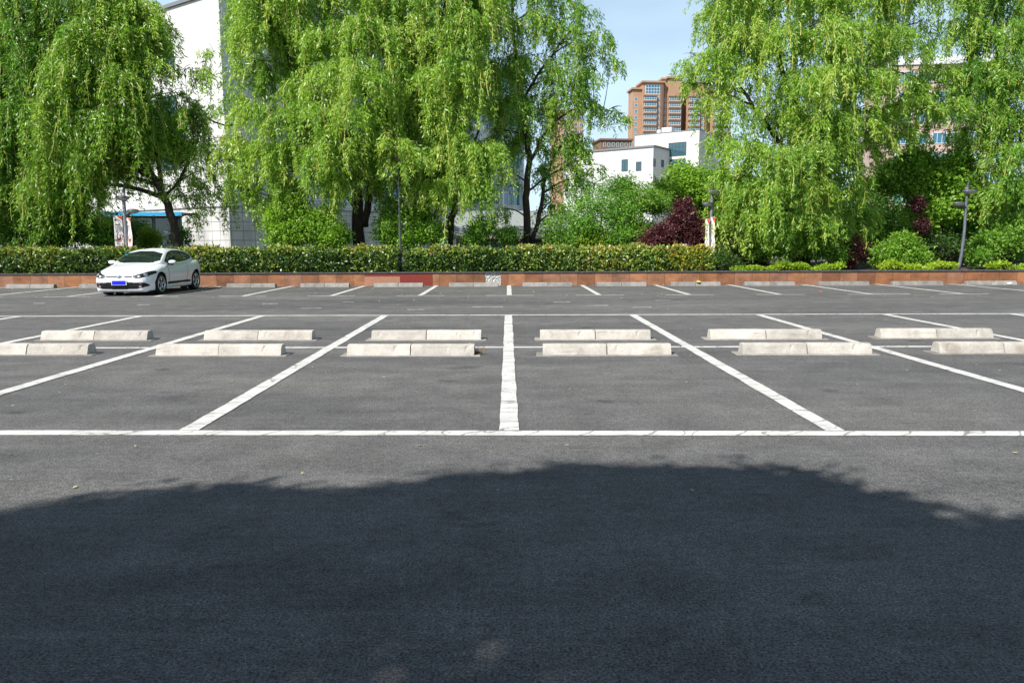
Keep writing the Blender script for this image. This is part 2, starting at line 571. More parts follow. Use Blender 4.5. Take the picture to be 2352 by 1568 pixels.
ml_.operation = 'MULTIPLY'
wt.links.new(rp.outputs[0], ml_.inputs[0])
wt.links.new(hz.outputs[0], ml_.inputs[1])
wt.links.new(ml_.outputs[0], mx.inputs[0])
wt.links.new(sky.outputs[0], mx.inputs[6])
wt.links.new(mx.outputs[2], bg.inputs[0])
bg.inputs[1].default_value = 0.06
sl = bpy.data.lights.new('sun', 'SUN')
sl.energy = 5.0
sl.angle = R(0.53)
sl.color = (1.0, 0.96, 0.90)
so = bpy.data.objects.new('sun', sl)
COL.objects.link(so)
so.rotation_euler = (-SUN).to_track_quat('-Z', 'Y').to_euler()
so.location = SUN * 60
S.view_settings.view_transform = 'Standard'
S.view_settings.look = 'None'
S.view_settings.exposure = 0.68
S.view_settings.gamma = 1.0
try:
    S.cycles.max_bounces = 8
    S.cycles.diffuse_bounces = 4
    S.cycles.transmission_bounces = 4
    S.cycles.use_denoising = True
    S.cycles.sample_clamp_indirect = 6
except Exception:
    pass

# ------------------------------------------------------------------ ground
FRONT, MID, BACK, TEE, WALL = 6.06, 11.23, 16.37, 22.6, 28.04
BAY = 2.64
b = MB()
b.add([(-1500, -400, -0.03), (1500, -400, -0.03), (1500, 3000, -0.03), (-1500, 3000, -0.03)], [(0, 1, 2, 3)])
tag(b.build('ground', M['far_ground']), kind='structure')
b = MB()
b.add([(-70, -40, 0), (70, -40, 0), (70, row(WALL, 70) + 0.15, 0), (-70, row(WALL, -70) + 0.15, 0)], [(0, 1, 2, 3)])
tag(b.build('parking_lot', M['asphalt']), kind='structure')
# planting bed behind the low wall
b = MB()
nx, ny = 60, 8
vs, fs = [], []
for j in range(ny + 1):
    for i in range(nx + 1):
        x = -45 + 90 * i / nx
        z = 0.40 + 0.05 * math.sin(x * 1.3 + j) + (0.02 * j) - (0.6 if j == ny else 0)
        vs.append((x, row(WALL, x) + 0.28 + 10.5 * j / ny, z))
for j in range(ny):
    for i in range(nx):
        fs.append((j * (nx + 1) + i, j * (nx + 1) + i + 1, (j + 1) * (nx + 1) + i + 1, (j + 1) * (nx + 1) + i))
b.add(vs, fs)
tag(b.build('planting_bed_soil', M['soil'], smooth=True), kind='structure')


# ------------------------------------------------------------------ painted lines
def strip(mb, x0, y0, x1, y1, wd, z, seg=24, wob=0.006):
    """a painted strip with slightly unsteady edges"""
    d = Vector((x1 - x0, y1 - y0, 0))
    n = Vector((-d.y, d.x, 0)).normalized()
    vs, fs = [], []
    for i in range(seg + 1):
        p = Vector((x0, y0, z)) + d * (i / seg)
        vs.append(p + n * (wd / 2 + random.uniform(-wob, wob)))
        vs.append(p - n * (wd / 2 + random.uniform(-wob, wob)))
    for i in range(seg):
        fs.append((2 * i, 2 * i + 1, 2 * i + 3, 2 * i + 2))
    mb.add(vs, fs)


tr = MB()
for y0, wd in ((FRONT, 0.15), (MID, 0.125), (BACK, 0.15)):
    strip(tr, -34, row(y0, -34), 34, row(y0, 34), wd, 0.004, 220)
tag(tr.build('cross_lines', M['paint_cross']), kind='structure')
lg = MB()
for i in range(-11, 12):
    x = i * BAY
    strip(lg, x, row(FRONT, x) + 0.075, x, row(BACK, x) - 0.075, 0.155, 0.0075, 40)
tag(lg.build('bay_lines', M['paint']), kind='structure')
tb = MB()
for i in range(-9, 11):
    x = i * BAY + 0.03
    strip(tb, x, row(TEE, x) + 0.06, x, row(WALL, x) - 0.05, 0.15, 0.0075, 30)
    strip(tb, x - 0.70, row(TEE, x - 0.70), x + 0.72, row(TEE, x + 0.72), 0.10, 0.004, 16)
    if i == 4:                               # the misdrawn bar with its second stroke
        strip(tb, x + 0.05, row(TEE, x) + 0.25, x + 0.95, row(TEE, x) + 0.22, 0.09, 0.0055, 10)
        strip(tb, x + 0.95, row(TEE, x) + 0.22, x + 1.15, row(TEE, x) + 0.05, 0.09, 0.0065, 4)
        strip(tb, x + 0.72, row(TEE, x) - 0.03, x + 1.13, row(TEE, x) - 0.01, 0.08, 0.0085, 4)
for px, py, ln in ((1120, 705, 0.75), (1290, 694, 0.45), (1374, 702, 0.5), (1475, 706, 0.45), (715, 708, 0.5), (620, 698, 0.4), (90, 697, 0.3), (1522, 690, 0.4), (800, 694, 0.3), (955, 711, 0.4), (330, 700, 0.35)):
    g = ground_at(px, py)
    strip(tb, g.x - ln / 2, g.y, g.x + ln / 2, g.y + random.uniform(-0.02, 0.04), 0.08, 0.005, 8, 0.02)
tag(tb.build('wall_bay_lines', M['paint']), kind='structure')


# ------------------------------------------------------------------ wheel stops
def block_mesh(seed, ln):
    rs = random.Random(seed)
    prof = [(-0.125, 0), (-0.115, 0.03), (-0.085, 0.108), (-0.072, 0.130), (-0.05, 0.138), (0.05, 0.138), (0.072, 0.130), (0.085, 0.108), (0.115, 0.03), (0.125, 0)]
    n, seg = len(prof), 26
    mb = MB()
    vs, fs = [], []
    for i in range(seg + 1):
        x = ln * i / seg
        endf = 0.985 if i in (0, seg) else 1.0
        for j, (y, z) in enumerate(prof):
            e = 0.0012 if 1 < j < n - 2 else 0.0006
            chip = 0
            if j in (2, 3, 6, 7) and rs.random() < 0.035:
                chip = rs.uniform(0.004, 0.012)
            vs.append((x + (rs.uniform(-0.003, 0.003) if i not in (0, seg) else 0), y * endf + rs.uniform(-e, e) - math.copysign(chip, y), z * endf + rs.uniform(-e, e) - chip * 0.6))
    for i in range(seg):
        for j in range(n - 1):
            fs.append((i * n + j, (i + 1) * n + j, (i + 1) * n + j + 1, i * n + j + 1))
    fs.append(tuple(range(n)))
    fs.append(tuple(range((seg + 1) * n - 1, seg * n - 1, -1)))
    mb.add(vs, fs)
    me = bpy.data.meshes.new('block')
    me.from_pydata(mb.v, [], mb.f)
    me.update()
    return me


def bed_mesh(seed):
    rs = random.Random(seed)
    pts = []
    for i in range(28):
        x = -0.96 + 1.92 * i / 27
        pts.append((x, -0.17 + rs.uniform(-0.012, 0.012)))
    for i in range(28):
        x = 0.96 - 1.92 * i / 27
        pts.append((x, 0.16 + rs.uniform(-0.012, 0.012)))
    n = len(pts)
    vs = [(x, y, 0.001) for x, y in pts] + [(x * 0.99, y * 0.94, 0.013) for x, y in pts]
    fs = [tuple(range(n, 2 * n))] + [(i, (i + 1) % n, n + (i + 1) % n, n + i) for i in range(n)]
    me = bpy.data.meshes.new('mortar_bed')
    me.from_pydata(vs, [], fs)
    me.update()
    me.materials.append(M['bed'])
    return me


BL = {}
for mm in ('stop', 'stop_grey'):
    BL[mm] = []
    for s in range(5):
        me = block_mesh(s * 3 + (50 if mm == 'stop' else 0), 0.865)
        me.materials.append(M[mm])
        BL[mm].append(me)
BEDS = [bed_mesh(s) for s in range(3)]


def wheel_stop(x, y, kind, label, group, bed=True, yaw=0.0):
    t = empty('wheel_stop', (x, y, 0), -SKEW + yaw, label, 'wheel stop', group)
    a = link('block', random.choice(BL[kind]), None, t)
    a.location = (-0.872, 0, 0.0135 if bed else 0.001)
    a.rotation_euler = (0, 0, random.uniform(-0.006, 0.006))
    c = link('block', random.choice(BL[kind]), None, t)
    c.location = (0.006, random.uniform(-0.008, 0.008), 0.0135 if bed else 0.001)
    c.rotation_euler = (0, 0, random.uniform(-0.006, 0.006))
    if bed:
        link('mortar_bed', random.choice(BEDS), None, t)
    return t


GN = 'pale wheel stops in the two middle rows'
# the row in front of the shared middle line
near = {-3: 'front-row pale wheel stop cut off by the left edge of the picture',
        -2: 'front-row pale wheel stop, second to the left of the centre bay line',
        -1: 'front-row pale wheel stop with dry weeds at its right end',
        0: 'front-row pale wheel stop with a round brown stain, right of the centre line',
        1: 'front-row pale wheel stop, second to the right of the centre bay line',
        2: 'front-row pale wheel stop cut off by the right edge of the picture'}
near_px = {-3: (60, 816), -2: (501, 818), -1: (943, 818), 0: (1395, 817), 1: (1856, 815), 2: (2310, 813)}
for k, lab in near.items():
    g = ground_at(*near_px[k])
    wheel_stop(g.x, g.y + 0.13, 'stop', lab, GN, yaw=random.uniform(-.014, .014))
# the row behind it
far = {-3: 'leftmost pale wheel stop of the second row from the front',
       -2: 'second-row pale wheel stop, second to the left of the centre bay line',
       -1: 'second-row pale wheel stop just left of the centre bay line',
       0: 'second-row chipped pale wheel stop just right of the centre bay line',
       1: 'second-row pale wheel stop, second to the right of the centre bay line',
       2: 'rightmost pale wheel stop of the second row from the front'}
far_px = {-3: (215, 782.5), -2: (592, 782), -1: (979, 782), 0: (1368, 781), 1: (1761, 780), 2: (2154, 778)}
for k, lab in far.items():
    g = ground_at(*far_px[k])
    wheel_stop(g.x, g.y + 0.13, 'stop', lab, GN, yaw=random.uniform(-.014, .014))
GW = 'grey wheel stops along the granite wall'
wallstops = {-7: 'grey wheel stop at the wall in the bay left of the white car',
             -5: 'grey wheel stop at the wall partly hidden behind the white car',
             -4: 'first grey wheel stop at the wall right of the white car',
             -3: 'second grey wheel stop at the wall right of the white car',
             -2: 'dark grey wheel stop at the wall in front of the red granite panels',
             -1: 'grey wheel stop at the wall in front of the broken white patch',
             0: 'mottled grey wheel stop at the wall just right of the broken white patch',
             1: 'grey wheel stop at the wall, left neighbour of the one with a yellow leaf',
             2: 'grey wheel stop at the wall with a yellow leaf lying on it',
             3: 'grey wheel stop at the wall, right neighbour of the one with a yellow leaf',
             4: 'grey wheel stop at the wall above the misdrawn double paint stroke',
             5: 'grey wheel stop at the wall below the bright green bush',
             6: 'rightmost grey wheel stop at the wall, with crumpled white paper on it'}
wall_px = {-7: 80, -5: 245, -4: 580, -3: 748, -2: 916, -1: 1088, 0: 1257, 1: 1428, 2: 1599, 3: 1771, 4: 1943, 5: 2115, 6: 2287}
stops_w = {}
for k, lab in wallstops.items():
    py = 661 - (wall_px[k] / 2352) * 6.0
    g = ground_at(wall_px[k], py)
    stops_w[k] = wheel_stop(g.x, row(27.28, g.x) + 0.12, 'stop_grey', lab, GW, bed=False)

# ------------------------------------------------------------------ low granite wall
wl = empty('granite_wall', (0, WALL, 0), 0, 'long low brown granite retaining wall with a dark cap behind the far bays', 'wall')


def wall_piece(name, x0, x1, z0, z1, proud, m, thick=0.2):
    mb = MB()
    vs = [(x0, -SKEW * x0 - proud, z0), (x1, -SKEW * x1 - proud, z0), (x1, -SKEW * x1 + thick, z0), (x0, -SKEW * x0 + thick, z0)]
    vs += [(x, y, z1) for x, y, z in vs]
    mb.add(vs, [(0, 3, 2, 1), (4, 5, 6, 7), (0, 1, 5, 4), (1, 2, 6, 5), (2, 3, 7, 6), (3, 0, 4, 7)])
    return mb.build(name, m, wl)


def wx(px):
    return at(px, 640, WALL).x


wall_piece('facing_panels', -45, wx(1113), 0, 0.455, 0, M['granite'])
wall_piece('facing_panels', wx(1150), 45, 0, 0.455, 0, M['granite'])
wall_piece('cap_stone', -45, 45, 0.458, 0.50, 0.035, M['cap'], 0.3)
tag(wall_piece('red_panel', wx(918), wx(993), 0.002, 0.452, 0.006, M['red_granite'], 0.05), 'deep red granite panel')
tag(wall_piece('red_panel', wx(836), wx(917.6), 0.345, 0.452, 0.006, M['red_granite'], 0.05), 'narrow red granite strip')
tag(wall_piece('pink_panel', wx(836), wx(917.6), 0.002, 0.342, 0.006, M['pink_granite'], 0.05), 'paler pink granite panel')
# broken place where the panel is missing: a rough mortar face
mb = MB()
x0, x1 = wx(1113), wx(1150)
nxx, nzz = 14, 10
vs, fs = [], []
for j in range(nzz + 1):
    for i in range(nxx + 1):
        x = x0 + (x1 - x0) * i / nxx
        vs.append((x, -SKEW * x + 0.03 + random.uniform(-0.018, 0.018), 0.455 * j / nzz))
for j in range(nzz):
    for i in range(nxx):
        fs.append((j * (nxx + 1) + i, j * (nxx + 1) + i + 1, (j + 1) * (nxx + 1) + i + 1, (j + 1) * (nxx + 1) + i))
mb.add(vs, fs)
tag(mb.build('bare_mortar', M['mortar_white'], wl), 'broken white patch where a panel is missing')


# ------------------------------------------------------------------ trees
def bez(p0, p1, p2, n):
    return [p0 * (1 - t) ** 2 + p1 * 2 * t * (1 - t) + p2 * t ** 2 for t in [i / n for i in range(n + 1)]]


def willow(name, label, Y, limbs, clumps, leafm, strands=80, leafL=0.17, seed=1, back=0.45, tone=0.0):
    """limbs: [(px,py,dY,radius)...] polylines, the first is the trunk; clumps: (px, py_top, radius m, hang m, dY)"""
    rs = np.random.RandomState(seed)
    rnd = random.Random(seed)
    L3 = [[(at(px, py, Y + dy), r) for px, py, dy, r in lm] for lm in limbs]
    base = L3[0][0][0].copy()
    base.z = 0.40
    root = empty(name, base, 0, label, 'tree', 'weeping willows behind the wall')
    wood = MB()
    nodes = []
    for lm in L3:
        pts = [p for p, r in lm]
        rr = [r for p, r in lm]
        if lm is L3[0]:
            pts[0] = Vector((pts[0].x, pts[0].y, 0.3))
        # refine with wobble
        pp, qq = [], []
        for i in range(len(pts) - 1):
            for k in range(4):
                t = k / 4
                a, c = pts[max(i - 1, 0)], pts[min(i + 2, len(pts) - 1)]
                m0, m1 = (pts[i + 1] - a) * 0.5, (c - pts[i]) * 0.5
                q = pts[i] * (2 * t ** 3 - 3 * t * t + 1) + m0 * (t ** 3 - 2 * t * t + t) + pts[i + 1] * (-2 * t ** 3 + 3 * t * t) + m1 * (t ** 3 - t * t)
                if i + k:
                    q += Vector((rnd.uniform(-1, 1), rnd.uniform(-1, 1), rnd.uniform(-1, 1))) * 0.04
                pp.append(q)
                qq.append(rr[i] * (1 - t) + rr[i + 1] * t)
        pp.append(pts[-1])
        qq.append(rr[-1])
        if lm is L3[0]:
            qq[0] *= 1.35
        wood.tube(pp, qq, 9)
        nodes += [(p, r) for p, r in zip(pp[2:], qq[2:])]
    allq, allt, ribs = [], [], []
    specs = []
    for cl in clumps:
        px, py, r, hang, dy = cl[:5]
        hang *= 0.92
        specs.append((at(px, py, Y + dy), r, hang, strands * (cl[5] if len(cl) > 5 else 1.0)))
        if rnd.random() < back and r > 0.62:
            specs.append((at(px + rnd.uniform(-35, 35), py + rnd.uniform(-25, 45), Y + dy + rnd.uniform(1.0, 2.4)), r * 1.05, hang, int(strands * 0.8)))
    for (T, r, hang, ns) in specs:
        # branch to the nearest lower node
        best = min(nodes, key=lambda q: (q[0] - T).length + (2.5 * max(0, q[0].z - T.z + 0.3)))
        st, sr = best
        ctrl = (st + T) * 0.5 + Vector((0, 0, 0.28 * (T - st).length * 0.6))
        ctrl += Vector((rnd.uniform(-1, 1), rnd.uniform(-1, 1), rnd.uniform(-0.5, 0.5))) * 0.15
        br = bez(st, ctrl, T, 9)
        r0 = min(sr * 0.75, 0.022 + 0.018 * (T - st).length)
        wood.tube(br, [r0 * (1 - 0.8 * i / 9) for i in range(10)], 6)
        for k in range(4):                   # finer sprays inside the clump
            a = rnd.uniform(0, 6.28)
            e = T + Vector((math.cos(a), math.sin(a), rnd.uniform(-0.35, 0.25))) * r * rnd.uniform(0.6, 1.0)
            s0 = br[rnd.randint(5, 9)]
            wood.tube(bez(s0, (s0 + e) * 0.5 + Vector((0, 0, 0.25 * r)), e, 5), [0.014, 0.012, 0.010, 0.008, 0.006, 0.004], 4, False)
        # drooping strands
        ns = max(14, int(1.35 * ns * r ** 1.8 * rnd.uniform(0.85, 1.15)))
        # strands gather in sprays, so that a clump breaks into tufts with dark gaps between
        nsub = max(4, int(5 + 9 * r * r))
        sa = rs.uniform(0, 2 * np.pi, nsub)
        sr_ = np.sqrt(rs.uniform(0.02, 1.1, nsub))
        sub = np.stack([np.cos(sa) * sr_, np.sin(sa) * sr_], 1) * r * 0.85
        sl_ = rs.uniform(0.5, 1.4, nsub)
        stn = rs.normal(size=nsub) * 0.12
        which = rs.randint(0, nsub, ns)
        xy = sub[which] + rs.normal(size=(ns, 2)) * 0.15
        rr = np.linalg.norm(xy, axis=1)
        rho = np.minimum(rr / r, 1.25)
        out = np.concatenate([xy / np.maximum(rr, 1e-6)[:, None], np.zeros((ns, 1))], 1)
        out = unit(out + np.concatenate([rs.normal(size=(ns, 2)) * 0.35, np.zeros((ns, 1))], 1))
        p0 = np.array(T) + np.concatenate([xy, np.zeros((ns, 1))], 1)
        p0[:, 2] += -0.45 * r * rho ** 2 + (rs.normal(size=nsub) * 0.16 * r)[which] + rs.normal(size=ns) * 0.06
        ln = hang * sl_[which] * rs.uniform(0.45, 1.1, ns)
        sway = rs.normal(size=3) * 0.06
        flick = rs.uniform(0.25, 0.9, ns)
        mmax = int(ln.max() / 0.13) + 1
        s = np.arange(mmax) * 0.13
        SS = s[None, :] + rs.uniform(0, 0.1, (ns, 1))
        mask = SS < ln[:, None]
        arc = (1 - np.exp(-SS / 0.45))
        P = p0[:, None, :] + out[:, None, :] * (arc * (0.22 + 0.25 * rho[:, None]) * r)[:, :, None]
        P[:, :, 2] += flick[:, None] * 0.25 * arc - SS * (1 - 0.45 * np.exp(-SS / 0.4))
        P += sway[None, None, :] * SS[:, :, None]
        P += 0.025 * np.cumsum(rs.normal(size=P.shape), axis=1) * np.array([1, 1, 0.2])
        pick = rs.uniform(size=ns) < 0.5
        for i in np.nonzero(pick)[0]:
            m = int(mask[i].sum())
            if m > 3:
                q = P[i, :m:2]
                sd = unit(rs.normal(size=3) * np.array([1, 1, 0.1])) * 0.011
                ribs.append(np.stack([q[:-1] - sd, q[:-1] + sd, q[1:] + sd, q[1:] - sd], 1))
        stint = stn[which] + rs.normal(size=ns) * 0.06
        pos = P[mask]
        st_t = np.repeat(stint[:, None], mmax, 1)[mask]
        out_t = np.repeat(out[:, None, :], mmax, 1)[mask]
        frac = (SS / ln[:, None])[mask]
        K = 6
        keepm = rs.uniform(size=len(pos)) > 0.35 * frac
        pos, st_t, out_t, frac = pos[keepm], st_t[keepm], out_t[keepm], frac[keepm]
        n = len(pos)
        pos = np.repeat(pos, K, 0) + rs.normal(size=(n * K, 3)) * 0.05
        d = rs.normal(size=(n * K, 3)) * np.array([0.62, 0.62, 0.4]) + np.array([0, 0, -0.9]) + 0.35 * np.repeat(out_t, K, 0)
        LL = leafL * rs.uniform(0.6, 1.25, n * K)
        nr = rs.normal(size=(n * K, 3)) * 0.75 + np.array([-0.45, -0.75, 0.6])
        dd = unit(d)
        sv = unit(np.cross(dd, nr))
        WW = LL * 0.235
        k = pos + dd * (LL * 0.42)[:, None]
        allq.append(np.stack([pos, k + sv * (WW / 2)[:, None], pos + dd * LL[:, None], k - sv * (WW / 2)[:, None]], 1))
        allt.append(0.42 + tone + rs.normal(size=n * K) * 0.14 + np.repeat(st_t, K) + np.repeat(frac, K) * 0.14 + rnd.uniform(-0.1, 0.1))
    V = np.concatenate(allq) - np.array(base)
    quads_np('crown', V, np.concatenate(allt), leafm, root)
    wood.build('trunk', M['bark'], root, True, base)
    RB = np.concatenate(ribs) - np.array(base)
    quads_np('twigs', RB, np.full(len(RB), 0.5), M['twig'], root)
    return root


def leafy(name, label, cat, base, blobs, leafm, n, leafL=0.12, group=None, tone=0.5, wr=0.55, droop=0.0, stems=5, trunk_r=0.03, seed=1, shell=0.55, crown='crown', trunk='trunk', forks=None, gaps=(), lumpy=1.0):
    """a broadleaf tree or shrub: blobs = (center Vector, (rx,ry,rz), weight)"""
    rs = np.random.RandomState(seed)
    rnd = random.Random(seed)
    root = empty(name, base, 0, label, cat, group)
    Q, Tn = [], []
    tw = sum(bq[2] for bq in blobs)
    for c, rad, wgt in blobs:
        m = int(n * wgt / tw)
        nt = max(1, m // 6)
        d = unit(rs.normal(size=(nt, 3)))
        rr = shell + (1 - shell) * rs.uniform(size=nt) ** 0.7
        lump = 1 + lumpy * (0.30 * np.sin(d[:, 0] * 5 + c.x * 3) * np.sin(d[:, 2] * 6 + c.y) + 0.12 * np.sin(d[:, 0] * 13 + d[:, 2] * 11 + c.x) + 0.16 * rs.normal(size=nt))
        p = np.array(c) + d * np.array(rad) * (rr * lump)[:, None]
        p = p[p[:, 2] > base[2] + 0.03]
        for gpt, gr in gaps:                 # openings in the crown that let a spot of sun through
            q = p - np.array(SUN)[None, :] * (p[:, 2:3] / SUN.z)
            p = p[((q[:, 0] - gpt.x) ** 2 + (q[:, 1] - gpt.y) ** 2 > gr ** 2)]
        pos = np.repeat(p, 6, 0) + rs.normal(size=(len(p) * 6, 3)) * leafL * 0.75
        od = unit(pos - np.array(c))
        dr = rs.normal(size=pos.shape) * 0.8 + od * 0.6 + np.array([0, 0, -droop])
        nrm = rs.normal(size=pos.shape) * 0.7 + np.array([0, 0, 0.9]) + od * 0.6
        LL = leafL * rs.uniform(0.6, 1.2, len(pos))
        dd = unit(dr)
        sv = unit(np.cross(dd, nrm))
        k = pos + dd * (LL * 0.45)[:, None]
        WW = LL * wr
        Q.append(np.stack([pos, k + sv * (WW / 2)[:, None], pos + dd * LL[:, None], k - sv * (WW / 2)[:, None]], 1))
        Tn.append(tone + rs.normal(size=len(pos)) * 0.16 + np.repeat(rs.normal(size=len(p)) * 0.12, 6) + rnd.uniform(-0.08, 0.08))
    quads_np(crown, np.concatenate(Q) - np.array(base), np.concatenate(Tn), leafm, root)
    mb = MB()
    bb = Vector(base)
    fork = bb if forks is None else forks
    if forks is not None:
        mb.tube(bez(bb - Vector((0, 0, 0.1)), (bb + fork) * 0.5 + Vector((0.1, 0, 0)), fork, 7), [trunk_r * (1.25 - 0.45 * i / 7) for i in range(8)], 9)
    for i, (c, rad, wgt) in enumerate(blobs):
        for k in range(max(1, stems // len(blobs))):
            e = Vector(c) + Vector((rnd.uniform(-0.5, 0.5) * rad[0], rnd.uniform(-0.5, 0.5) * rad[1], rnd.uniform(0, 0.5) * rad[2]))
            s0 = fork + Vector((rnd.uniform(-1, 1), rnd.uniform(-1, 1), 0)) * trunk_r * (2 if forks is None else 0.4)
            mid = (s0 + e) * 0.5 + Vector((rnd.uniform(-0.2, 0.2), rnd.uniform(-0.2, 0.2), 0.12 * (e - s0).length))
            rt = trunk_r * (1.0 if forks is None else 0.55)
            mb.tube(bez(s0, mid, e, 7), [rt * (1 - 0.8 * j / 7) for j in range(8)], 6)
    mb.build(trunk, M['bark'], root, True, base)
    return root


# the six willows, from left to right
willow('willow_tree', 'weeping willow at the left edge with a long dense curtain reaching down to the hedge', 31.5,
       [[(112, 566, 0, .17), (88, 500, 0, .15), (55, 430, 0.2, .13), (25, 330, .3, .10), (10, 200, .2, .07), (20, 60, 0, .04)],
        [(70, 460, .1, .09), (90, 360, -.4, .07), (110, 240, -.6, .05), (105, 110, -.5, .03)],
        [(40, 390, .2, .08), (-30, 300, .4, .06), (-60, 180, .5, .04)]],
       [(-80, -10, 1.2, 3, 0), (0, -60, 1.3, 3, 0), (80, -30, 1.2, 2.8, -.4), (30, 40, 1.1, 2.8, -1.2), (100, 90, 1.1, 2.6, -1),
        (-40, 120, 1.3, 3, -.6), (30, 160, 1.2, 3, -1), (90, 210, 1.1, 2.8, -1.4), (-10, 260, 1.2, 3, -1.2), (60, 300, 1.1, 2.8, -1),
        (0, 370, 1.2, 2.6, -.8), (90, 370, 1.0, 2.4, -.6), (50, 420, 1.0, 2.2, -1.2), (-40, 420, 1.2, 2.4, -.6), (110, 20, 1.0, 2.5, .8), (10, 460, .9, 1.7, -.9), (85, 455, .9, 1.7, -.2), (135, 430, .8, 1.8, .4)],
       M['willow_dark'], 74, seed=11, tone=-0.02)
willow('willow_tree', 'weeping willow leaning left above the white car, its trunk bare near the hedge', 30.6,
       [[(418, 566, 0, .17), (398, 510, 0, .16), (372, 440, 0, .14), (345, 392, 0, .12), (300, 345, .1, .09), (262, 290, .1, .07), (240, 180, 0, .045), (250, 60, 0, .03)],
        [(372, 440, 0, .09), (368, 390, .1, .08), (352, 300, 0, .06), (318, 160, 0, .05), (305, 40, 0, .03)],
        [(345, 392, 0, .07), (300, 380, -.6, .05), (230, 370, -.9, .035)],
        [(380, 450, .2, .06), (420, 400, .4, .05), (445, 330, .4, .03)]],
       [(170, -30, 1.1, 2.4, 0), (240, -45, 1.1, 2.4, 0), (310, 5, .9, 2.2, 0), (362, 45, .8, 1.6, 0), (210, 50, 1.1, 2.4, -.8), (285, 70, 1.0, 2.2, -.8),
        (150, 120, 1.1, 2.6, -.6), (215, 150, 1.1, 2.6, -1.2), (290, 160, 1.0, 2.2, -.8), (350, 130, .8, 1.6, -.2), (140, 220, 1.0, 2.8, -1.0),
        (190, 250, 1.1, 2.6, -1.0), (260, 250, 1.0, 2.4, -1.0), (330, 235, 1.0, 2.0, -.3), (395, 215, .8, 1.6, .2), (440, 250, .75, 1.8, .4),
        (150, 330, 1.0, 2.7, -1.0), (215, 330, .95, 1.9, -.2), (285, 310, .9, 1.6, .1), (350, 300, .9, 1.6, 0), (410, 310, .8, 1.7, .3),
        (445, 330, .6, 1.7, .5), (165, 410, .8, 1.6, -.2), (235, 370, .7, 1.1, .3), (120, 400, .9, 2.1, -.4), (430, 400, .5, 1.5, .6), (455, 490, .35, .9, .5, .7), (440, 440, .45, 1.1, .6, .6), (330, 400, .5, .9, .5, .5), (275, 385, .5, .9, .6, .5), (465, 390, .35, 1.0, .5, .7), (400, 440, .4, .8, -.2, .4), (300, 370, .5, .8, .5)],
       M['willow'], 72, seed=12, tone=-0.02)
willow('willow_tree', 'largest weeping willow in the middle with a forked dark trunk and many spreading limbs', 31.0,
       [[(824, 566, 0, .27), (823, 500, 0, .23), (822, 430, 0, .15), (800, 350, 0, .11), (760, 280, 0, .10), (715, 215, .2, .09), (680, 175, .2, .08), (650, 90, .2, .06), (640, -40, .2, .04)],
        [(838, 520, 0, .15), (850, 440, -.2, .13), (868, 360, -.3, .10), (890, 280, -.3, .08), (905, 180, -.2, .06), (900, 40, 0, .04)],
        [(822, 430, 0, .10), (835, 320, -.6, .09), (840, 220, -.8, .07), (800, 110, -.4, .05), (790, -30, 0, .03)],
        [(826, 480, 0, .10), (760, 420, -.4, .08), (690, 395, -.5, .06), (620, 370, -.4, .04), (560, 330, -.2, .03)],
        [(815, 545, 0, .08), (760, 520, -.5, .06), (700, 500, -.6, .04)],
        [(760, 280, 0, .07), (640, 250, .2, .05), (520, 290, .3, .04), (430, 235, .3, .02)],
        [(790, 130, .2, .05), (805, 60, .3, .045), (780, 0, .3, .04)]],
       [(585, -30, .95, 2.2, 0), (640, -60, 1.2, 2.4, 0), (700, -70, 1.2, 2.4, 0), (780, -60, 1.2, 2.4, 0), (860, -60, 1.2, 2.4, 0),
        (548, 60, .6, 1.3, 0, .8), (610, 50, .95, 2.0, -.3), (680, 50, 1.0, 1.9, -.3), (760, 60, .9, 1.8, -.8), (840, 50, 1.1, 2.2, -1), (900, 20, 1.0, 2.2, 0),
        (570, 140, .75, 1.6, 0), (625, 140, .9, 1.8, -.3), (690, 190, .8, 1.6, -.6), (770, 150, 1.0, 2, -1.4), (840, 160, 1.1, 2.2, -1.7), (910, 130, 1.0, 2.2, -.6),
        (540, 220, .6, 1.4, .2, .8), (470, 160, .55, 1.2, .2, .7), (425, 155, .5, 1.0, .3, .7), (440, 235, .45, .9, .3, .7), (492, 240, .5, 1.1, .3, .7), (500, 110, .5, 1.0, .2, .6), (480, 320, .45, 1.1, .3, .7),
        (590, 240, .9, 1.9, -.4), (660, 260, .9, 1.9, -1.0), (735, 240, 1.0, 2.1, -1.7), (805, 250, 1.1, 2.2, -2.0), (880, 240, 1.0, 2.2, -1.3), (930, 220, .9, 2.0, -.4),
        (545, 320, .8, 1.8, .0), (610, 330, .8, 1.7, -.8), (680, 330, .9, 1.8, -1.6), (750, 320, 1.0, 2.0, -2.1), (820, 330, .9, 1.6, -2.0), (885, 330, .8, 1.6, -1.2),
        (508, 375, .42, 1.1, .2, .6), (905, 310, .6, 1.0, -2.9), (942, 330, .55, 1.0, -2.9), (920, 365, .5, .7, -2.7), (560, 400, .7, 1.6, -.3), (640, 400, .8, 1.5, -.9), (720, 400, .8, 1.4, -1.6), (780, 400, .7, 1.3, -1.8), (515, 430, .3, .6, .2, .6), (575, 440, .35, .8, .1, .5),
        (640, 450, .6, 1.2, -.2), (660, 470, .7, 1.2, -.5), (740, 470, .6, 1.0, -.9), (895, 410, .6, 1.2, -.5), (700, 120, .8, 1.6, .8)],
       M['willow'], 62, seed=13, tone=0.08)
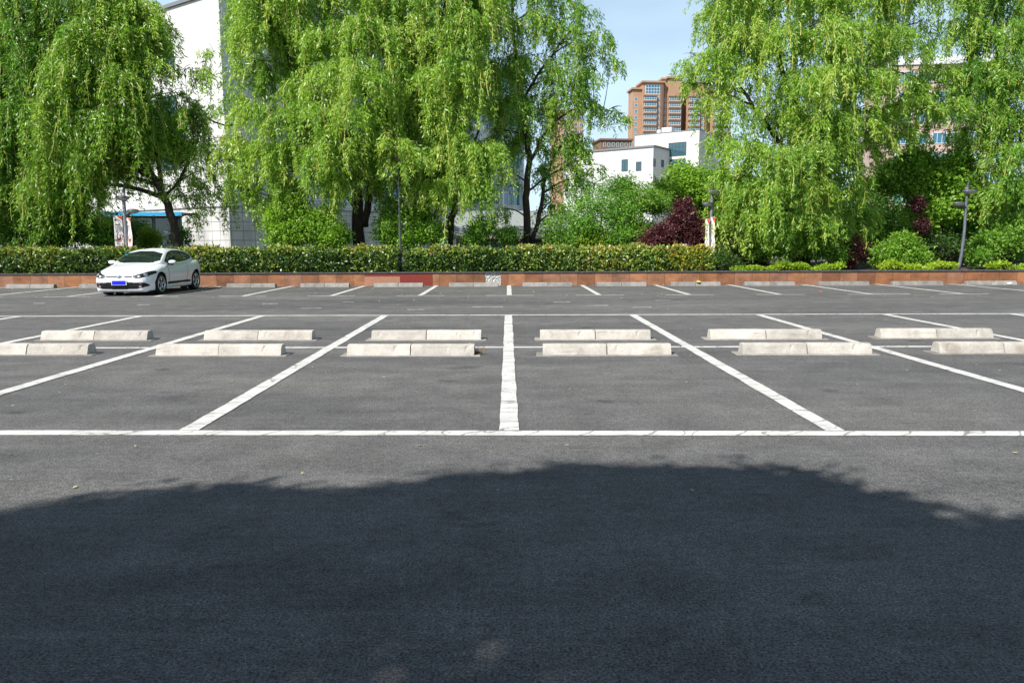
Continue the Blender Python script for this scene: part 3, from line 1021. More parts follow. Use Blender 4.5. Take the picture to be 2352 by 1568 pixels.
willow('willow_tree', 'slender weeping willow with a bright yellow-green lower skirt, right of the forked willow', 30.4,
       [[(1024, 566, 0, .17), (1034, 520, 0, .15), (1045, 470, 0, .12), (1030, 380, 0, .10), (1000, 310, .1, .09), (990, 210, .1, .07), (1010, 90, 0, .05), (1030, -40, 0, .03)],
        [(1045, 470, 0, .08), (1075, 380, -.3, .06), (1100, 300, -.5, .04)],
        [(1000, 310, .1, .06), (1060, 230, -.3, .05), (1100, 160, -.4, .03)]],
       [(950, -50, 1.1, 2.4, .3), (1030, -60, 1.1, 2.4, 0), (1100, -30, .9, 2.0, 0), (960, 50, 1.0, 2.2, .2), (1075, 30, .85, 2.0, -.8), (1020, 70, .9, 2, -.4),
        (985, 150, .9, 2.0, -.2), (1050, 140, .9, 2.0, -.9), (1110, 130, .8, 1.6, -.3), (960, 250, .9, 2.0, .2), (1020, 240, .9, 2.0, -.5), (1085, 220, .8, 1.7, -.6),
        (950, 340, .8, 1.7, .3), (1010, 330, .9, 1.9, -.6), (1065, 320, .8, 1.9, -1.0), (1105, 325, .7, 1.6, -1.3), (1138, 330, .45, 1.1, -1.1),
        (985, 410, .7, 1.5, -.4), (1045, 410, .8, 1.6, -1.0), (1095, 410, .7, 1.4, -1.2), (930, 390, .5, 1.2, .5)],
       M['willow'], 84, seed=14, tone=0.13)
willow('willow_tree', 'tall upright willow with an airy crown beside the open sky', 31.6,
       [[(1213, 566, 0, .17), (1208, 500, 0, .15), (1210, 420, 0, .13), (1215, 360, 0, .12), (1200, 260, 0, .10), (1185, 150, 0, .08), (1178, 30, 0, .05), (1175, -80, 0, .03)],
        [(1222, 560, 0, .11), (1240, 490, .2, .09), (1255, 400, .3, .06), (1290, 330, .3, .04)],
        [(1212, 380, 0, .07), (1260, 300, -.2, .06), (1320, 250, -.4, .04), (1400, 255, -.4, .02)],
        [(1195, 240, 0, .06), (1250, 150, -.2, .05), (1310, 70, -.4, .03)],
        [(1210, 440, 0, .05), (1280, 390, .2, .04), (1350, 360, .2, .02)]],
       [(1130, -50, 1.0, 2.2, .2), (1200, -80, 1.1, 2.4, 0), (1265, -30, .9, 1.8, 0), (1150, 30, .9, 1.9, 0), (1225, 30, .9, 1.8, -.3), (1285, 50, .8, 1.5, -.3),
        (1345, 15, .5, 1.1, -.3), (1378, 75, .6, 1.2, -.7), (1330, 95, .8, 1.5, -.8), (1400, 130, .45, 1.0, -.6), (1160, 120, .9, 1.9, .2), (1230, 130, .9, 1.7, -.2), (1290, 150, .8, 1.5, -.5), (1360, 160, .65, 1.2, -.6),
        (1175, 220, .9, 1.8, 0), (1240, 220, .8, 1.6, 0), (1300, 220, .75, 1.3, -.3), (1355, 235, .6, 1.1, -.4), (1405, 250, .42, .75, -.4), (1428, 262, .25, .5, -.4),
        (1150, 300, .7, 1.5, .4), (1220, 310, .7, 1.4, .2), (1285, 300, .7, 1.3, .1), (1335, 310, .5, .9, .1), (1250, 390, .6, 1.2, .3), (1300, 370, .6, 1.0, .2), (1340, 390, .45, .8, .2, .7), (1315, 330, .6, 1.0, .3), (1285, 340, .6, 1.1, .4), (1320, 410, .55, 1.0, .4), (1280, 270, .6, 1.1, .3), (1380, 380, .35, .6, .1, .6), (1290, 430, .5, .9, .4, .7), (1170, 400, .4, 1.0, .4), (1345, 350, .3, .6, .2), (1265, 460, .6, 1.0, .5), (1160, 480, .4, .9, .4), (1290, 480, .5, .8, .6)],
       M['willow_dark'], 54, seed=15, tone=0.12, back=0.3)
willow('willow_tree', 'huge weeping willow right of the sky gap, its layered skirts hiding the trunk', 30.6,
       [[(1850, 590, 1, .24), (1848, 500, 1, .22), (1840, 380, .8, .17), (1820, 250, .6, .12), (1790, 120, .4, .08), (1780, -40, .2, .05)],
        [(1846, 450, .9, .14), (1900, 340, .4, .10), (1960, 220, .2, .08), (2010, 90, .2, .05), (2030, -40, .2, .03)],
        [(1840, 400, .8, .11), (1770, 300, .2, .08), (1700, 200, 0, .06), (1640, 130, 0, .03)],
        [(1846, 480, .8, .08), (1760, 430, -.3, .06), (1690, 380, -.6, .03)],
        [(1900, 340, .4, .07), (2000, 300, .3, .05), (2090, 200, .3, .03)]],
       [(1680, -40, 1.0, 2.0, 0), (1750, -70, 1.1, 2.2, 0), (1830, -70, 1.1, 2.2, 0), (1920, -60, 1.1, 2.2, 0), (2010, -60, 1.1, 2.2, 0), (2090, -40, .9, 1.8, 0),
        (1665, 40, .7, 1.4, 0), (1720, 50, .9, 1.8, -.4), (1800, 60, 1.0, 2.0, -.8), (1890, 50, 1.1, 2.0, -.8), (1980, 60, 1.0, 2.0, -.6), (2055, 60, .85, 1.6, -.3), (2120, 50, .45, .9, 0, .6),
        (1590, 130, .55, 1.1, 0), (1572, 165, .35, .8, 0, .8), (1625, 70, .45, .9, 0, .8), (1650, 120, .75, 1.4, -.4), (1720, 150, .8, 1.6, -.6), (1840, 160, 1.0, 1.9, -1.3), (1930, 150, 1.0, 2.0, -1.3), (2010, 160, .95, 1.7, -1.0), (2080, 170, .75, 1.3, -.3, .9), (2130, 160, .55, 1.0, 0, .8), (2110, 220, .7, .8, 0, .8), (2060, 300, .6, .9, .2, .8), (2130, 300, .5, .6, .3, .5), (2080, 100, .8, 1.2, -.2), (2150, 90, .5, .9, .2, .8), (2150, 250, .65, 1.0, .3), (2185, 225, .6, 1.0, .3), (2090, 285, .65, .9, .2), (2165, 150, .55, .9, .3), (2060, 235, .7, 1.0, -.2), (2120, 190, .6, 1.0, .2), (2010, 300, .7, 1.1, 0), (2170, 190, .4, .7, .3, .5),
        (1590, 195, .4, .8, 0), (1640, 215, .65, 1.3, -.4), (1700, 240, .8, 1.6, -.7), (1880, 260, 1.0, 1.8, -1.3), (1960, 260, .9, 1.6, -1.0), (1800, 240, .9, 1.6, -.4), (2040, 250, .65, .8, -.3, .8), (1985, 250, .8, 1.4, -.4),
        (1655, 310, .5, 1.2, -.4), (1710, 320, .8, 1.6, -1.2), (1770, 340, .9, 1.7, -1.8), (1850, 330, 1.0, 1.8, -1.8), (1925, 350, .8, 1.5, -1.2), (1990, 330, .6, 1.1, -.4),
        (1665, 400, .6, 1.4, -.7), (1725, 410, .85, 1.7, -1.6), (1800, 410, .9, 1.8, -2.0), (1870, 410, .9, 1.6, -1.6), (1940, 420, .7, 1.3, -.6), (2000, 410, .6, 1.2, .2),
        (1670, 480, .7, 1.4, -.8), (1740, 480, .8, 1.5, -1.5), (1810, 490, .8, 1.4, -1.5), (1880, 490, .7, 1.3, -1.0), (1940, 490, .6, 1.2, -.2), (1700, 520, .55, 1.1, -.5), (1990, 480, .5, 1.1, .3), (1660, 530, .4, .8, -.4), (1750, 535, .55, 1.0, -.7), (1810, 540, .55, 1.0, -.7), (1870, 535, .5, 1.0, -.6), (1930, 530, .5, 1.0, -.2)],
       M['willow'], 68, seed=16, tone=0.09, back=0.35)
willow('willow_tree', 'weeping willow at the right edge behind the slim bent lamp post', 31.8,
       [[(2318, 590, .4, .17), (2316, 500, .4, .15), (2308, 380, .3, .12), (2300, 250, .2, .09), (2290, 110, .1, .06), (2280, -50, 0, .03)],
        [(2310, 420, .3, .08), (2350, 300, 0, .06), (2390, 170, 0, .03)],
        [(2300, 260, .2, .06), (2250, 180, 0, .04), (2210, 100, 0, .02)]],
       [(2200, -40, .9, 1.8, 0), (2270, -60, 1.0, 2.0, 0), (2340, -50, 1.0, 2.0, 0), (2420, -40, 1.0, 2.0, 0), (2190, 50, .55, 1.2, 0), (2240, 50, .9, 1.7, -.2), (2315, 50, 1.0, 1.9, -.5), (2390, 50, 1.0, 1.9, -.3),
        (2225, 140, .8, 1.5, -.2), (2290, 150, .9, 1.7, -.6), (2365, 150, 1.0, 1.8, -.6), (2205, 225, .55, 1.0, 0, .8), (2180, 150, .45, .9, .2, .7), (2195, 300, .5, .9, .2, .8), (2260, 230, .8, 1.5, -.5), (2340, 240, .9, 1.7, -.8), (2410, 240, .9, 1.7, -.3),
        (2240, 320, .5, 1.1, -.2), (2305, 330, .8, 1.5, -.8), (2375, 330, .9, 1.7, -.8), (2250, 390, .5, 1.1, -.3), (2320, 400, .8, 1.5, -.9), (2390, 410, .8, 1.5, -.5), (2300, 450, .5, 1.0, -.4), (2270, 440, .45, 1.1, -.4), (2350, 470, .7, 1.4, -.6)],
       M['willow_dark'], 76, seed=17, tone=0.1)


# shrubs and smaller trees behind the wall ------------------------------------
def blob(px, py, Y, rx, ry, rz, wgt=1.0):
    return (at(px, py, Y), (rx, ry, rz), wgt)


def soil(px, Y):
    p = at(px, 560, Y)
    return Vector((p.x, p.y, 0.42))


BT = 'broadleaf trees and shrubs behind the willows'
leafy('maple_tree', 'bright yellow-green maple just left of the lamp post with two banners, above the purple bush', 'tree', soil(1612, 36), [blob(1600, 430, 36, 1.5, 1.3, .9, 1.2), blob(1545, 445, 36, 1.0, 1, .7, .7), blob(1655, 455, 36, 1.3, 1.2, 1.1, 1), blob(1690, 500, 35, 1.2, 1, 1.0, .8), blob(1610, 500, 36, 1.3, 1.2, .9, .7), blob(1570, 410, 36.5, .7, .8, .6, .5)], M['maple'], 26000, 0.15, BT, 0.6, 0.7, stems=8, trunk_r=.07, seed=21)
leafy('maple_tree', 'bright maple filling the gap between the huge right willow and the slim lamp post', 'tree', soil(2140, 32.6), [blob(2110, 410, 32.6, 1.0, .9, .8, 1), blob(2170, 415, 32.4, 1.05, .9, .85, 1), blob(2095, 372, 33, .7, .8, .6, .6), blob(2200, 380, 32.8, .6, .7, .6, .6), blob(2045, 410, 32.8, .65, .7, .7, .6), blob(2215, 455, 32.2, .7, .8, .7, .7), blob(2140, 480, 32.2, 1.1, .9, .7, .8)], M['maple'], 26000, 0.15, BT, 0.55, 0.7, stems=8, trunk_r=.07, seed=22)
leafy('acer_tree', 'fine cool-green acer with slender stems left of the white blocks, behind the hedge', 'tree', soil(1368, 31.6), [blob(1365, 465, 31.6, .85, .8, .6, 1), blob(1325, 490, 31.6, .7, .8, .55, .7), blob(1415, 480, 31.4, .75, .8, .55, .8), blob(1370, 510, 31.2, .9, .8, .4, .6), blob(1340, 425, 31.8, .5, .5, .35, .3), blob(1400, 430, 31.8, .5, .5, .35, .35)], M['bluegreen'], 9500, 0.12, BT, 0.58, 0.4, .2, 8, .03, 23)
leafy('acer_tree', 'loose yellow-green acer drooping between the cool-green acer and the purple bush', 'tree', soil(1470, 31.8), [blob(1465, 455, 31.9, .9, .9, .55, 1), blob(1502, 470, 32.6, .6, .7, .35, .6), blob(1435, 500, 31.6, .7, .8, .5, .8), blob(1455, 530, 31.4, .5, .6, .3, .5), blob(1430, 430, 32, .5, .6, .4, .4)], M['green'], 15000, 0.13, BT, 0.68, 0.4, .3, 8, .03, 24)
leafy('plum_bush', 'large dark purple plum bush left of the lamp post with two banners', 'bush', soil(1560, 30.4), [blob(1570, 520, 30.5, .75, .6, .6, 1.2), blob(1525, 545, 30.3, .65, .55, .42, .9), blob(1607, 540, 30.3, .55, .5, .5, .9), blob(1572, 478, 30.7, .32, .4, .32, .4), blob(1490, 558, 30.2, .4, .45, .25, .4)], M['purple'], 26000, 0.10, BT, 0.55, 0.5, stems=7, trunk_r=.03, seed=25)
leafy('plum_bush', 'narrow upright purple plum shrub left of the bright green bush', 'bush', soil(1958, 30.2), [blob(1958, 575, 30.2, .32, .35, .5, 1), blob(1940, 600, 30.1, .4, .35, .25, .6), blob(1985, 580, 30.4, .4, .35, .3, .5)], M['purple'], 7000, 0.09, BT, 0.6, 0.5, stems=5, trunk_r=.02, seed=26)
leafy('plum_bush', 'low purple plum shrub under the huge willow, right of the hedge end', 'bush', soil(1705, 30.6), [blob(1700, 585, 30.6, .5, .4, .42, 1), blob(1745, 590, 30.6, .45, .4, .35, .8), blob(1665, 590, 30.8, .35, .4, .3, .5)], M['purple'], 7000, 0.09, BT, 0.5, 0.5, stems=5, trunk_r=.02, seed=27)
leafy('plum_bush', 'small purple plum tree deep behind, between the bright maple and the huge willow', 'bush', soil(2112, 31.2), [blob(2108, 470, 31.2, .2, .25, .25, 1), blob(2118, 520, 31.0, .22, .3, .3, .8)], M['purple'], 2200, 0.10, BT, 0.45, 0.5, stems=4, trunk_r=.025, seed=28)
leafy('green_bush', 'bright green rounded bush between the narrow plum shrub and the slim lamp post', 'bush', soil(2072, 29.8), [blob(2070, 575, 29.8, .75, .5, .55, 1.2), blob(2035, 592, 29.7, .45, .4, .35, .6), blob(2105, 597, 29.7, .5, .4, .3, .6), blob(2075, 555, 29.9, .4, .4, .3, .4)], M['maple'], 11000, 0.12, BT, 0.5, 0.55, .1, 7, .02, 29)
leafy('lime_shrub', 'vivid lime-green shrub behind the hedge at the foot of the cool-green acer', 'bush', soil(1372, 31.3), [blob(1375, 548, 31.3, .9, .5, .35, 1), blob(1335, 552, 31.3, .5, .5, .3, .5)], M['lime'], 8000, 0.09, BT, 0.5, 0.55, stems=5, trunk_r=.02, seed=30)
leafy('lime_shrub', 'light green shrub seen between the forked willow and the slender willow', 'bush', soil(945, 29.9), [blob(955, 495, 30, .65, .5, .5, 1), blob(985, 535, 29.7, .6, .45, .4, .9), blob(895, 530, 29.7, .55, .45, .5, .8), blob(930, 550, 29.7, .7, .45, .3, .6), blob(900, 480, 30.2, .5, .5, .5, .5)], M['maple'], 15000, 0.12, BT, 0.45, 0.5, stems=7, trunk_r=.03, seed=31)
leafy('green_bush', 'tangle of fresh green shrubs under the left skirts of the forked willow', 'bush', soil(700, 30), [blob(660, 535, 29.9, .7, .5, .5, 1), blob(715, 520, 29.8, .85, .5, .6, 1), blob(768, 545, 29.6, .5, .45, .4, .7), blob(640, 500, 30.2, .45, .5, .45, .5), blob(670, 478, 30, .6, .5, .5, .6)], M['maple'], 22000, 0.13, BT, 0.62, 0.5, stems=9, trunk_r=.03, seed=32)
leafy('green_bush', 'green shrub behind the trunk of the slender willow, in front of the tiled roof', 'bush', soil(1110, 30), [blob(1110, 525, 29.9, .55, .5, .38, 1), blob(1165, 540, 29.8, .45, .5, .28, .6), blob(1270, 520, 30, .45, .5, .4, .5), blob(1285, 548, 29.8, .5, .45, .3, .4), blob(1085, 545, 29.7, .5, .45, .3, .5)], M['green'], 7000, 0.12, BT, 0.55, 0.45, stems=5, trunk_r=.02, seed=33)
leafy('green_bush', 'dark green bush at the foot of the left-edge willow beside the bannered lamp', 'bush', soil(190, 31.5), [blob(190, 520, 31.5, 1.1, .8, .75, 1), blob(240, 540, 31, .7, .6, .5, .7), blob(120, 530, 31.5, 1.0, .8, .7, .9), blob(40, 530, 31.5, 1.2, .8, .8, 1)], M['green'], 20000, 0.13, BT, 0.4, 0.5, stems=8, trunk_r=.03, seed=34)
leafy('lime_shrub', 'small lime-green shrub behind the white car, left of the gabled pillar', 'bush', soil(347, 34), [blob(347, 545, 34, .38, .4, .35, 1), blob(340, 560, 34, .35, .4, .25, .6)], M['lime'], 3500, 0.11, BT, 0.35, 0.5, stems=4, trunk_r=.02, seed=35)
DK = [(1700, 470, 40, 'shaded dark broadleaf tree far behind the left skirts of the huge willow'), (1830, 440, 41, 'shaded dark broadleaf tree far behind the middle of the huge willow'), (1960, 470, 40, 'shaded dark broadleaf tree between the huge willow and the bright maple'), (2060, 520, 38, 'low shaded dark tree behind the bright green bush'), (2190, 490, 36.5, 'low shaded dark tree behind the slim lamp post'), (2290, 500, 39, 'shaded dark tree behind the trunk of the right-edge willow'), (2390, 480, 40, 'shaded dark tree at the far right edge of the picture')]
for i, (px, py, Y, lab) in enumerate(DK):
    leafy('dark_tree', lab, 'tree', soil(px, Y), [blob(px, py, Y, 1.7, 1.2, 1.5, 1), blob(px - 40, py + 55, Y - .5, 1.4, 1.1, 1.0, .7), blob(px + 45, py + 50, Y - .5, 1.4, 1.1, 1.1, .7), blob(px + 10, py + 70, Y - 1, 1.5, 1.0, .9, .6)], M['green'], 15000, 0.17, BT, 0.55, 0.55, stems=8, trunk_r=.09, seed=40 + i)
leafy('shrub', 'dark dull-green shrub at the right end of the golden hedge', 'bush', soil(1660, 29.2), [blob(1655, 598, 29.2, .42, .4, .38, 1), blob(1685, 606, 29.3, .3, .35, .28, .5)], M['dark'], 5000, 0.08, BT, 0.7, 0.4, stems=5, trunk_r=.015, seed=50)
leafy('green_bush', 'shaded low bush under the huge willow, behind its trunk', 'bush', soil(1800, 33), [blob(1750, 560, 33, 1.1, .7, .5, 1), blob(1830, 555, 33, 1.1, .7, .6, 1), blob(1900, 560, 33, 1.0, .7, .5, 1)], M['green'], 12000, 0.13, BT, 0.4, 0.5, stems=6, trunk_r=.02, seed=52)
leafy('green_bush', 'mid-green bush behind the hedge, between the upright willow and the lime shrub', 'bush', soil(1440, 31.2), [blob(1440, 545, 31, .8, .6, .42, 1), blob(1340, 535, 31.4, .7, .6, .45, 1), blob(1500, 540, 32, .7, .6, .45, 1)], M['green'], 12000, 0.13, BT, 0.5, 0.5, stems=6, trunk_r=.02, seed=53)
leafy('dark_bush', 'dark leafy bush under the cyan canopy, behind the two banners', 'bush', soil(300, 35.5), [blob(300, 535, 35.5, .8, .6, .6, 1), blob(255, 530, 35.5, .8, .6, .7, 1), blob(415, 545, 36, .4, .5, .4, .4)], M['green'], 9000, 0.13, BT, 0.3, 0.5, stems=6, trunk_r=.02, seed=54)
leafy('green_bush', 'loose fresh green bush at the wall below the right-edge willow', 'bush', soil(2285, 30.4), [blob(2275, 560, 30.6, .7, .5, .5, 1), blob(2330, 545, 30.8, .8, .6, .6, 1), blob(2400, 550, 30.8, .8, .6, .6, .8), blob(2250, 590, 30.1, .4, .4, .25, .4)], M['green'], 12000, 0.12, BT, 0.6, 0.5, .2, 6, .02, 56)
leafy('green_bush', 'loose green undergrowth hanging low under the left skirts of the huge willow', 'bush', soil(1800, 29.9), [blob(1745, 565, 29.9, .6, .4, .4, 1), blob(1810, 560, 30, .7, .4, .45, 1), blob(1880, 562, 29.9, .7, .4, .42, 1), blob(1925, 585, 29.8, .3, .35, .25, .4)], M['green'], 13000, 0.12, BT, 0.58, 0.45, .4, 7, .02, 57)
leafy('bare_shrub', 'half-bare shrub of grey twigs between the bright bush and the slim lamp post', 'bush', soil(2165, 31), [blob(2160, 560, 31, .7, .5, .5, 1), blob(2200, 575, 31.2, .6, .5, .4, .7)], M['dark'], 2600, 0.10, BT, 0.6, 0.5, stems=22, trunk_r=.018, seed=51)


# low bright ground cover along the wall on the right: nobody could count it
def cover(px0, px1, py, seed, n, tone):
    rs = np.random.RandomState(seed)
    x = rs.uniform(wx(px0), wx(px1), n)
    hgt = (0.20 + 0.10 * np.sin(x * 3.1 + seed) + 0.06 * np.sin(x * 7.7)) * rs.uniform(0.2, 1.0, n) ** 0.5
    p = np.stack([x, WALL - SKEW * x + 0.34 + rs.uniform(0, 0.55, n), 0.44 + np.maximum(hgt, 0.02)], 1)
    pos = np.repeat(p, 6, 0) + rs.normal(size=(n * 6, 3)) * 0.035
    d = rs.normal(size=pos.shape) + np.array([0, -0.3, 0.25])
    L = 0.09 * rs.uniform(.6, 1.2, n * 6)
    return leaves(pos, d, L, L * 0.6, rs.normal(size=pos.shape) * .6 + np.array([0, -.2, 1])), tone + rs.normal(size=n * 6) * .18


V1, t1 = cover(1725, 1940, 610, 1, 1900, .6)
V2, t2 = cover(2030, 2195, 610, 2, 1500, .75)
V3, t3 = cover(2275, 2480, 610, 3, 1300, .6)
V4, t4 = cover(1690, 1730, 612, 4, 120, .4)
tag(quads_np('ground_cover', np.concatenate([V1, V2, V3, V4]), np.concatenate([t1, t2, t3, t4]), M['lime']), 'bright lime ground cover spilling over the right part of the wall', 'plants', kind='stuff')


# ------------------------------------------------------------------ hedges
def hedge(name, label, x0, x1, topz, m, tone, seed, depth=1.1, dens=3400, gold=0.0):
    rs = np.random.RandomState(seed)
    ln = x1 - x0
    root = empty(name, ((x0 + x1) / 2, row(WALL, (x0 + x1) / 2) + 0.8, 0.42), 0, label, 'hedge', 'clipped hedges on the wall')
    nt = int(ln * dens / 5)
    x = rs.uniform(x0, x1, nt)
    edge = np.minimum(1, np.minimum(x - x0, x1 - x) / 0.25)
    y = rs.beta(0.75, 1.6, nt) * depth
    z = rs.uniform(0, 1, nt)
    top = topz + 0.03 * rs.normal(size=nt) + 0.06 * np.maximum(0, np.sin(x * 23 + 3 * np.sin(x * 3))) ** 6 + 0.045 * np.sin(x * 1.9 + seed) + 0.035 * np.sin(x * 4.3) + 0.03 * np.sin(x * 9.1 + 1)
    surf = rs.uniform(size=nt) < 0.28
    z = np.where(surf, 1.0, z)
    y = np.where(surf, rs.uniform(0.02, 1, nt) * depth, y)
    zz = 0.44 + (top - 0.44) * z * (0.85 + 0.15 * edge) + rs.normal(size=nt) * 0.03
    bulge = 0.10 * np.sin(z * np.pi) + 0.05 * np.sin(x * 2.7) + 0.04 * np.sin(x * 6.1 + 4 * z)
    yy = WALL - SKEW * x + 0.26 + y - bulge + rs.normal(size=nt) * 0.03
    p = np.stack([x, yy, zz], 1)
    pos = np.repeat(p, 5, 0) + rs.normal(size=(nt * 5, 3)) * 0.035
    d = rs.normal(size=pos.shape) * 0.75 + np.array([0, -0.35, 0.45])
    nrm = rs.normal(size=pos.shape) * 0.65 + np.array([-0.3, -0.6, 0.7])
    L = 0.125 * rs.uniform(0.6, 1.25, nt * 5)
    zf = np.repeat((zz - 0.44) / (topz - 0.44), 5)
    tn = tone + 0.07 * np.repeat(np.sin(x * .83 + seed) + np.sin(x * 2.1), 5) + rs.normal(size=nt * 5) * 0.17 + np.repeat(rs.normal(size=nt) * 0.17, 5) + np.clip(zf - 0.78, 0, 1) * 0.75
    if gold:
        tn += gold * np.repeat(np.clip((x - (x0 + 0.35 * ln)) / (0.65 * ln), 0, 1), 5)
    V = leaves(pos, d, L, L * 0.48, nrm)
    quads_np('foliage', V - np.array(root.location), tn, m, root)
    mb = MB()
    k = int(ln / 0.22)
    rd = random.Random(seed)
    for i in range(k):
        xx = x0 + 0.1 + (ln - 0.2) * i / max(1, k - 1)
        b0 = Vector((xx + rd.uniform(-.05, .05), row(WALL, xx) + 0.75 + rd.uniform(-.25, .25), 0.38))
        for q in range(3):
            e = b0 + Vector((rd.uniform(-.25, .25), rd.uniform(-.4, .3), rd.uniform(.5, .9)))
            mb.tube([b0, (b0 + e) / 2 + Vector((rd.uniform(-.05, .05), 0, 0)), e], [.014, .011, .005], 5, False)
    mb.build('stems', M['bark'], root, False, root.location)
    return root


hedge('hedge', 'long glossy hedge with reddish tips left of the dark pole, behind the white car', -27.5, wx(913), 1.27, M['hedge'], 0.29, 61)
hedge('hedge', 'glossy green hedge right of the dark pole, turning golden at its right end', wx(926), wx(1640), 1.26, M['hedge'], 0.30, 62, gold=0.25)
hedge('golden_hedge', 'low yellow-green hedge tuft with orange leaves in front of the purple bush', wx(1500), wx(1632), 1.24, M['hedge_gold'], 0.52, 63, depth=0.45, dens=2600)

# ------------------------------------------------------------------ street lamps


def lamp(label, px, Y, top_py, head1, head2, base_z, bend=False, banners=None, pole_r=0.055, pm='lamp_pole', name='street_lamp'):
    """head1/head2: (px, py, dx sign) of the saucer heads"""
    bx = at(px, 560, Y)
    base = Vector((bx.x, bx.y, base_z))
    root = empty(name, base, 0, label, 'street lamp', 'park lamps behind the wall')
    zt = at(px, top_py, Y).z - base_z
    mb = MB()
    n = 14
    path = []
    for i in range(n + 1):
        z = (zt - 0.28) * i / n
        x = (-0.12 * max(0, 1 - z / 1.5) ** 1.6) if bend else 0.0
        path.append((x, 0, z))
    mb.tube(path, [pole_r * (1.12 - 0.3 * i / n) for i in range(n + 1)], 12)
    mb.build('pole', M[pm], root, True)
    mb = MB()
    sl_ = pole_r * 0.85
    # slanted fin tip
    vs = []
    for k in range(12):
        t = 2 * math.pi * k / 12
        vs.append((sl_ * math.cos(t), sl_ * math.sin(t), zt - 0.285))
    for k in range(12):
        t = 2 * math.pi * k / 12
        c = math.cos(t)
        vs.append((sl_ * c * 0.85 + 0.015, sl_ * math.sin(t) * 0.85, zt - 0.11 + 0.11 * c))
    mb.add(vs, [tuple(range(12, 24))] + [(k, (k + 1) % 12, 12 + (k + 1) % 12, 12 + k) for k in range(12)])
    mb.build('tip', M['lamp_dark'], root, False)
    for hx, hy, hs in (head1, head2):
        hp = at(hx, hy, Y) - base
        mb = MB()
        a, c = 0.30 * hs, 0.20 * hs
        mb.lathe([(0.001, .085), (.12, .08), (.22, .062), (.28, .035), (.30, .008), (.295, -.006)], 28, 'z', (hp.x, hp.y - 0.02, hp.z), hs, hs * 0.8)
        sgn = 1 if hp.x > 0 else -1
        mb.tube([(sgn * 0.02, 0, hp.z - 0.14), (hp.x * 0.45, 0, hp.z - 0.09), (hp.x * 0.85, -0.01, hp.z - 0.02)], [.05, .06, .07], 8)
        h = mb.build('lamp_head', M['lamp_dark'], root, True)
        mb = MB()
        mb.lathe([(.288, -.006), (.24, -.045), (.16, -.075), (.07, -.092), (.001, -.095)], 28, 'z', (hp.x, hp.y - 0.02, hp.z), hs, hs * 0.8)
        mb.build('diffuser', M['lamp_glass'], h, True)
    if banners:
        for (x0, x1, y0, y1, z0, z1) in banners:
            make_banner(root, x0, x1, y0, y1, z0, z1)
    return root


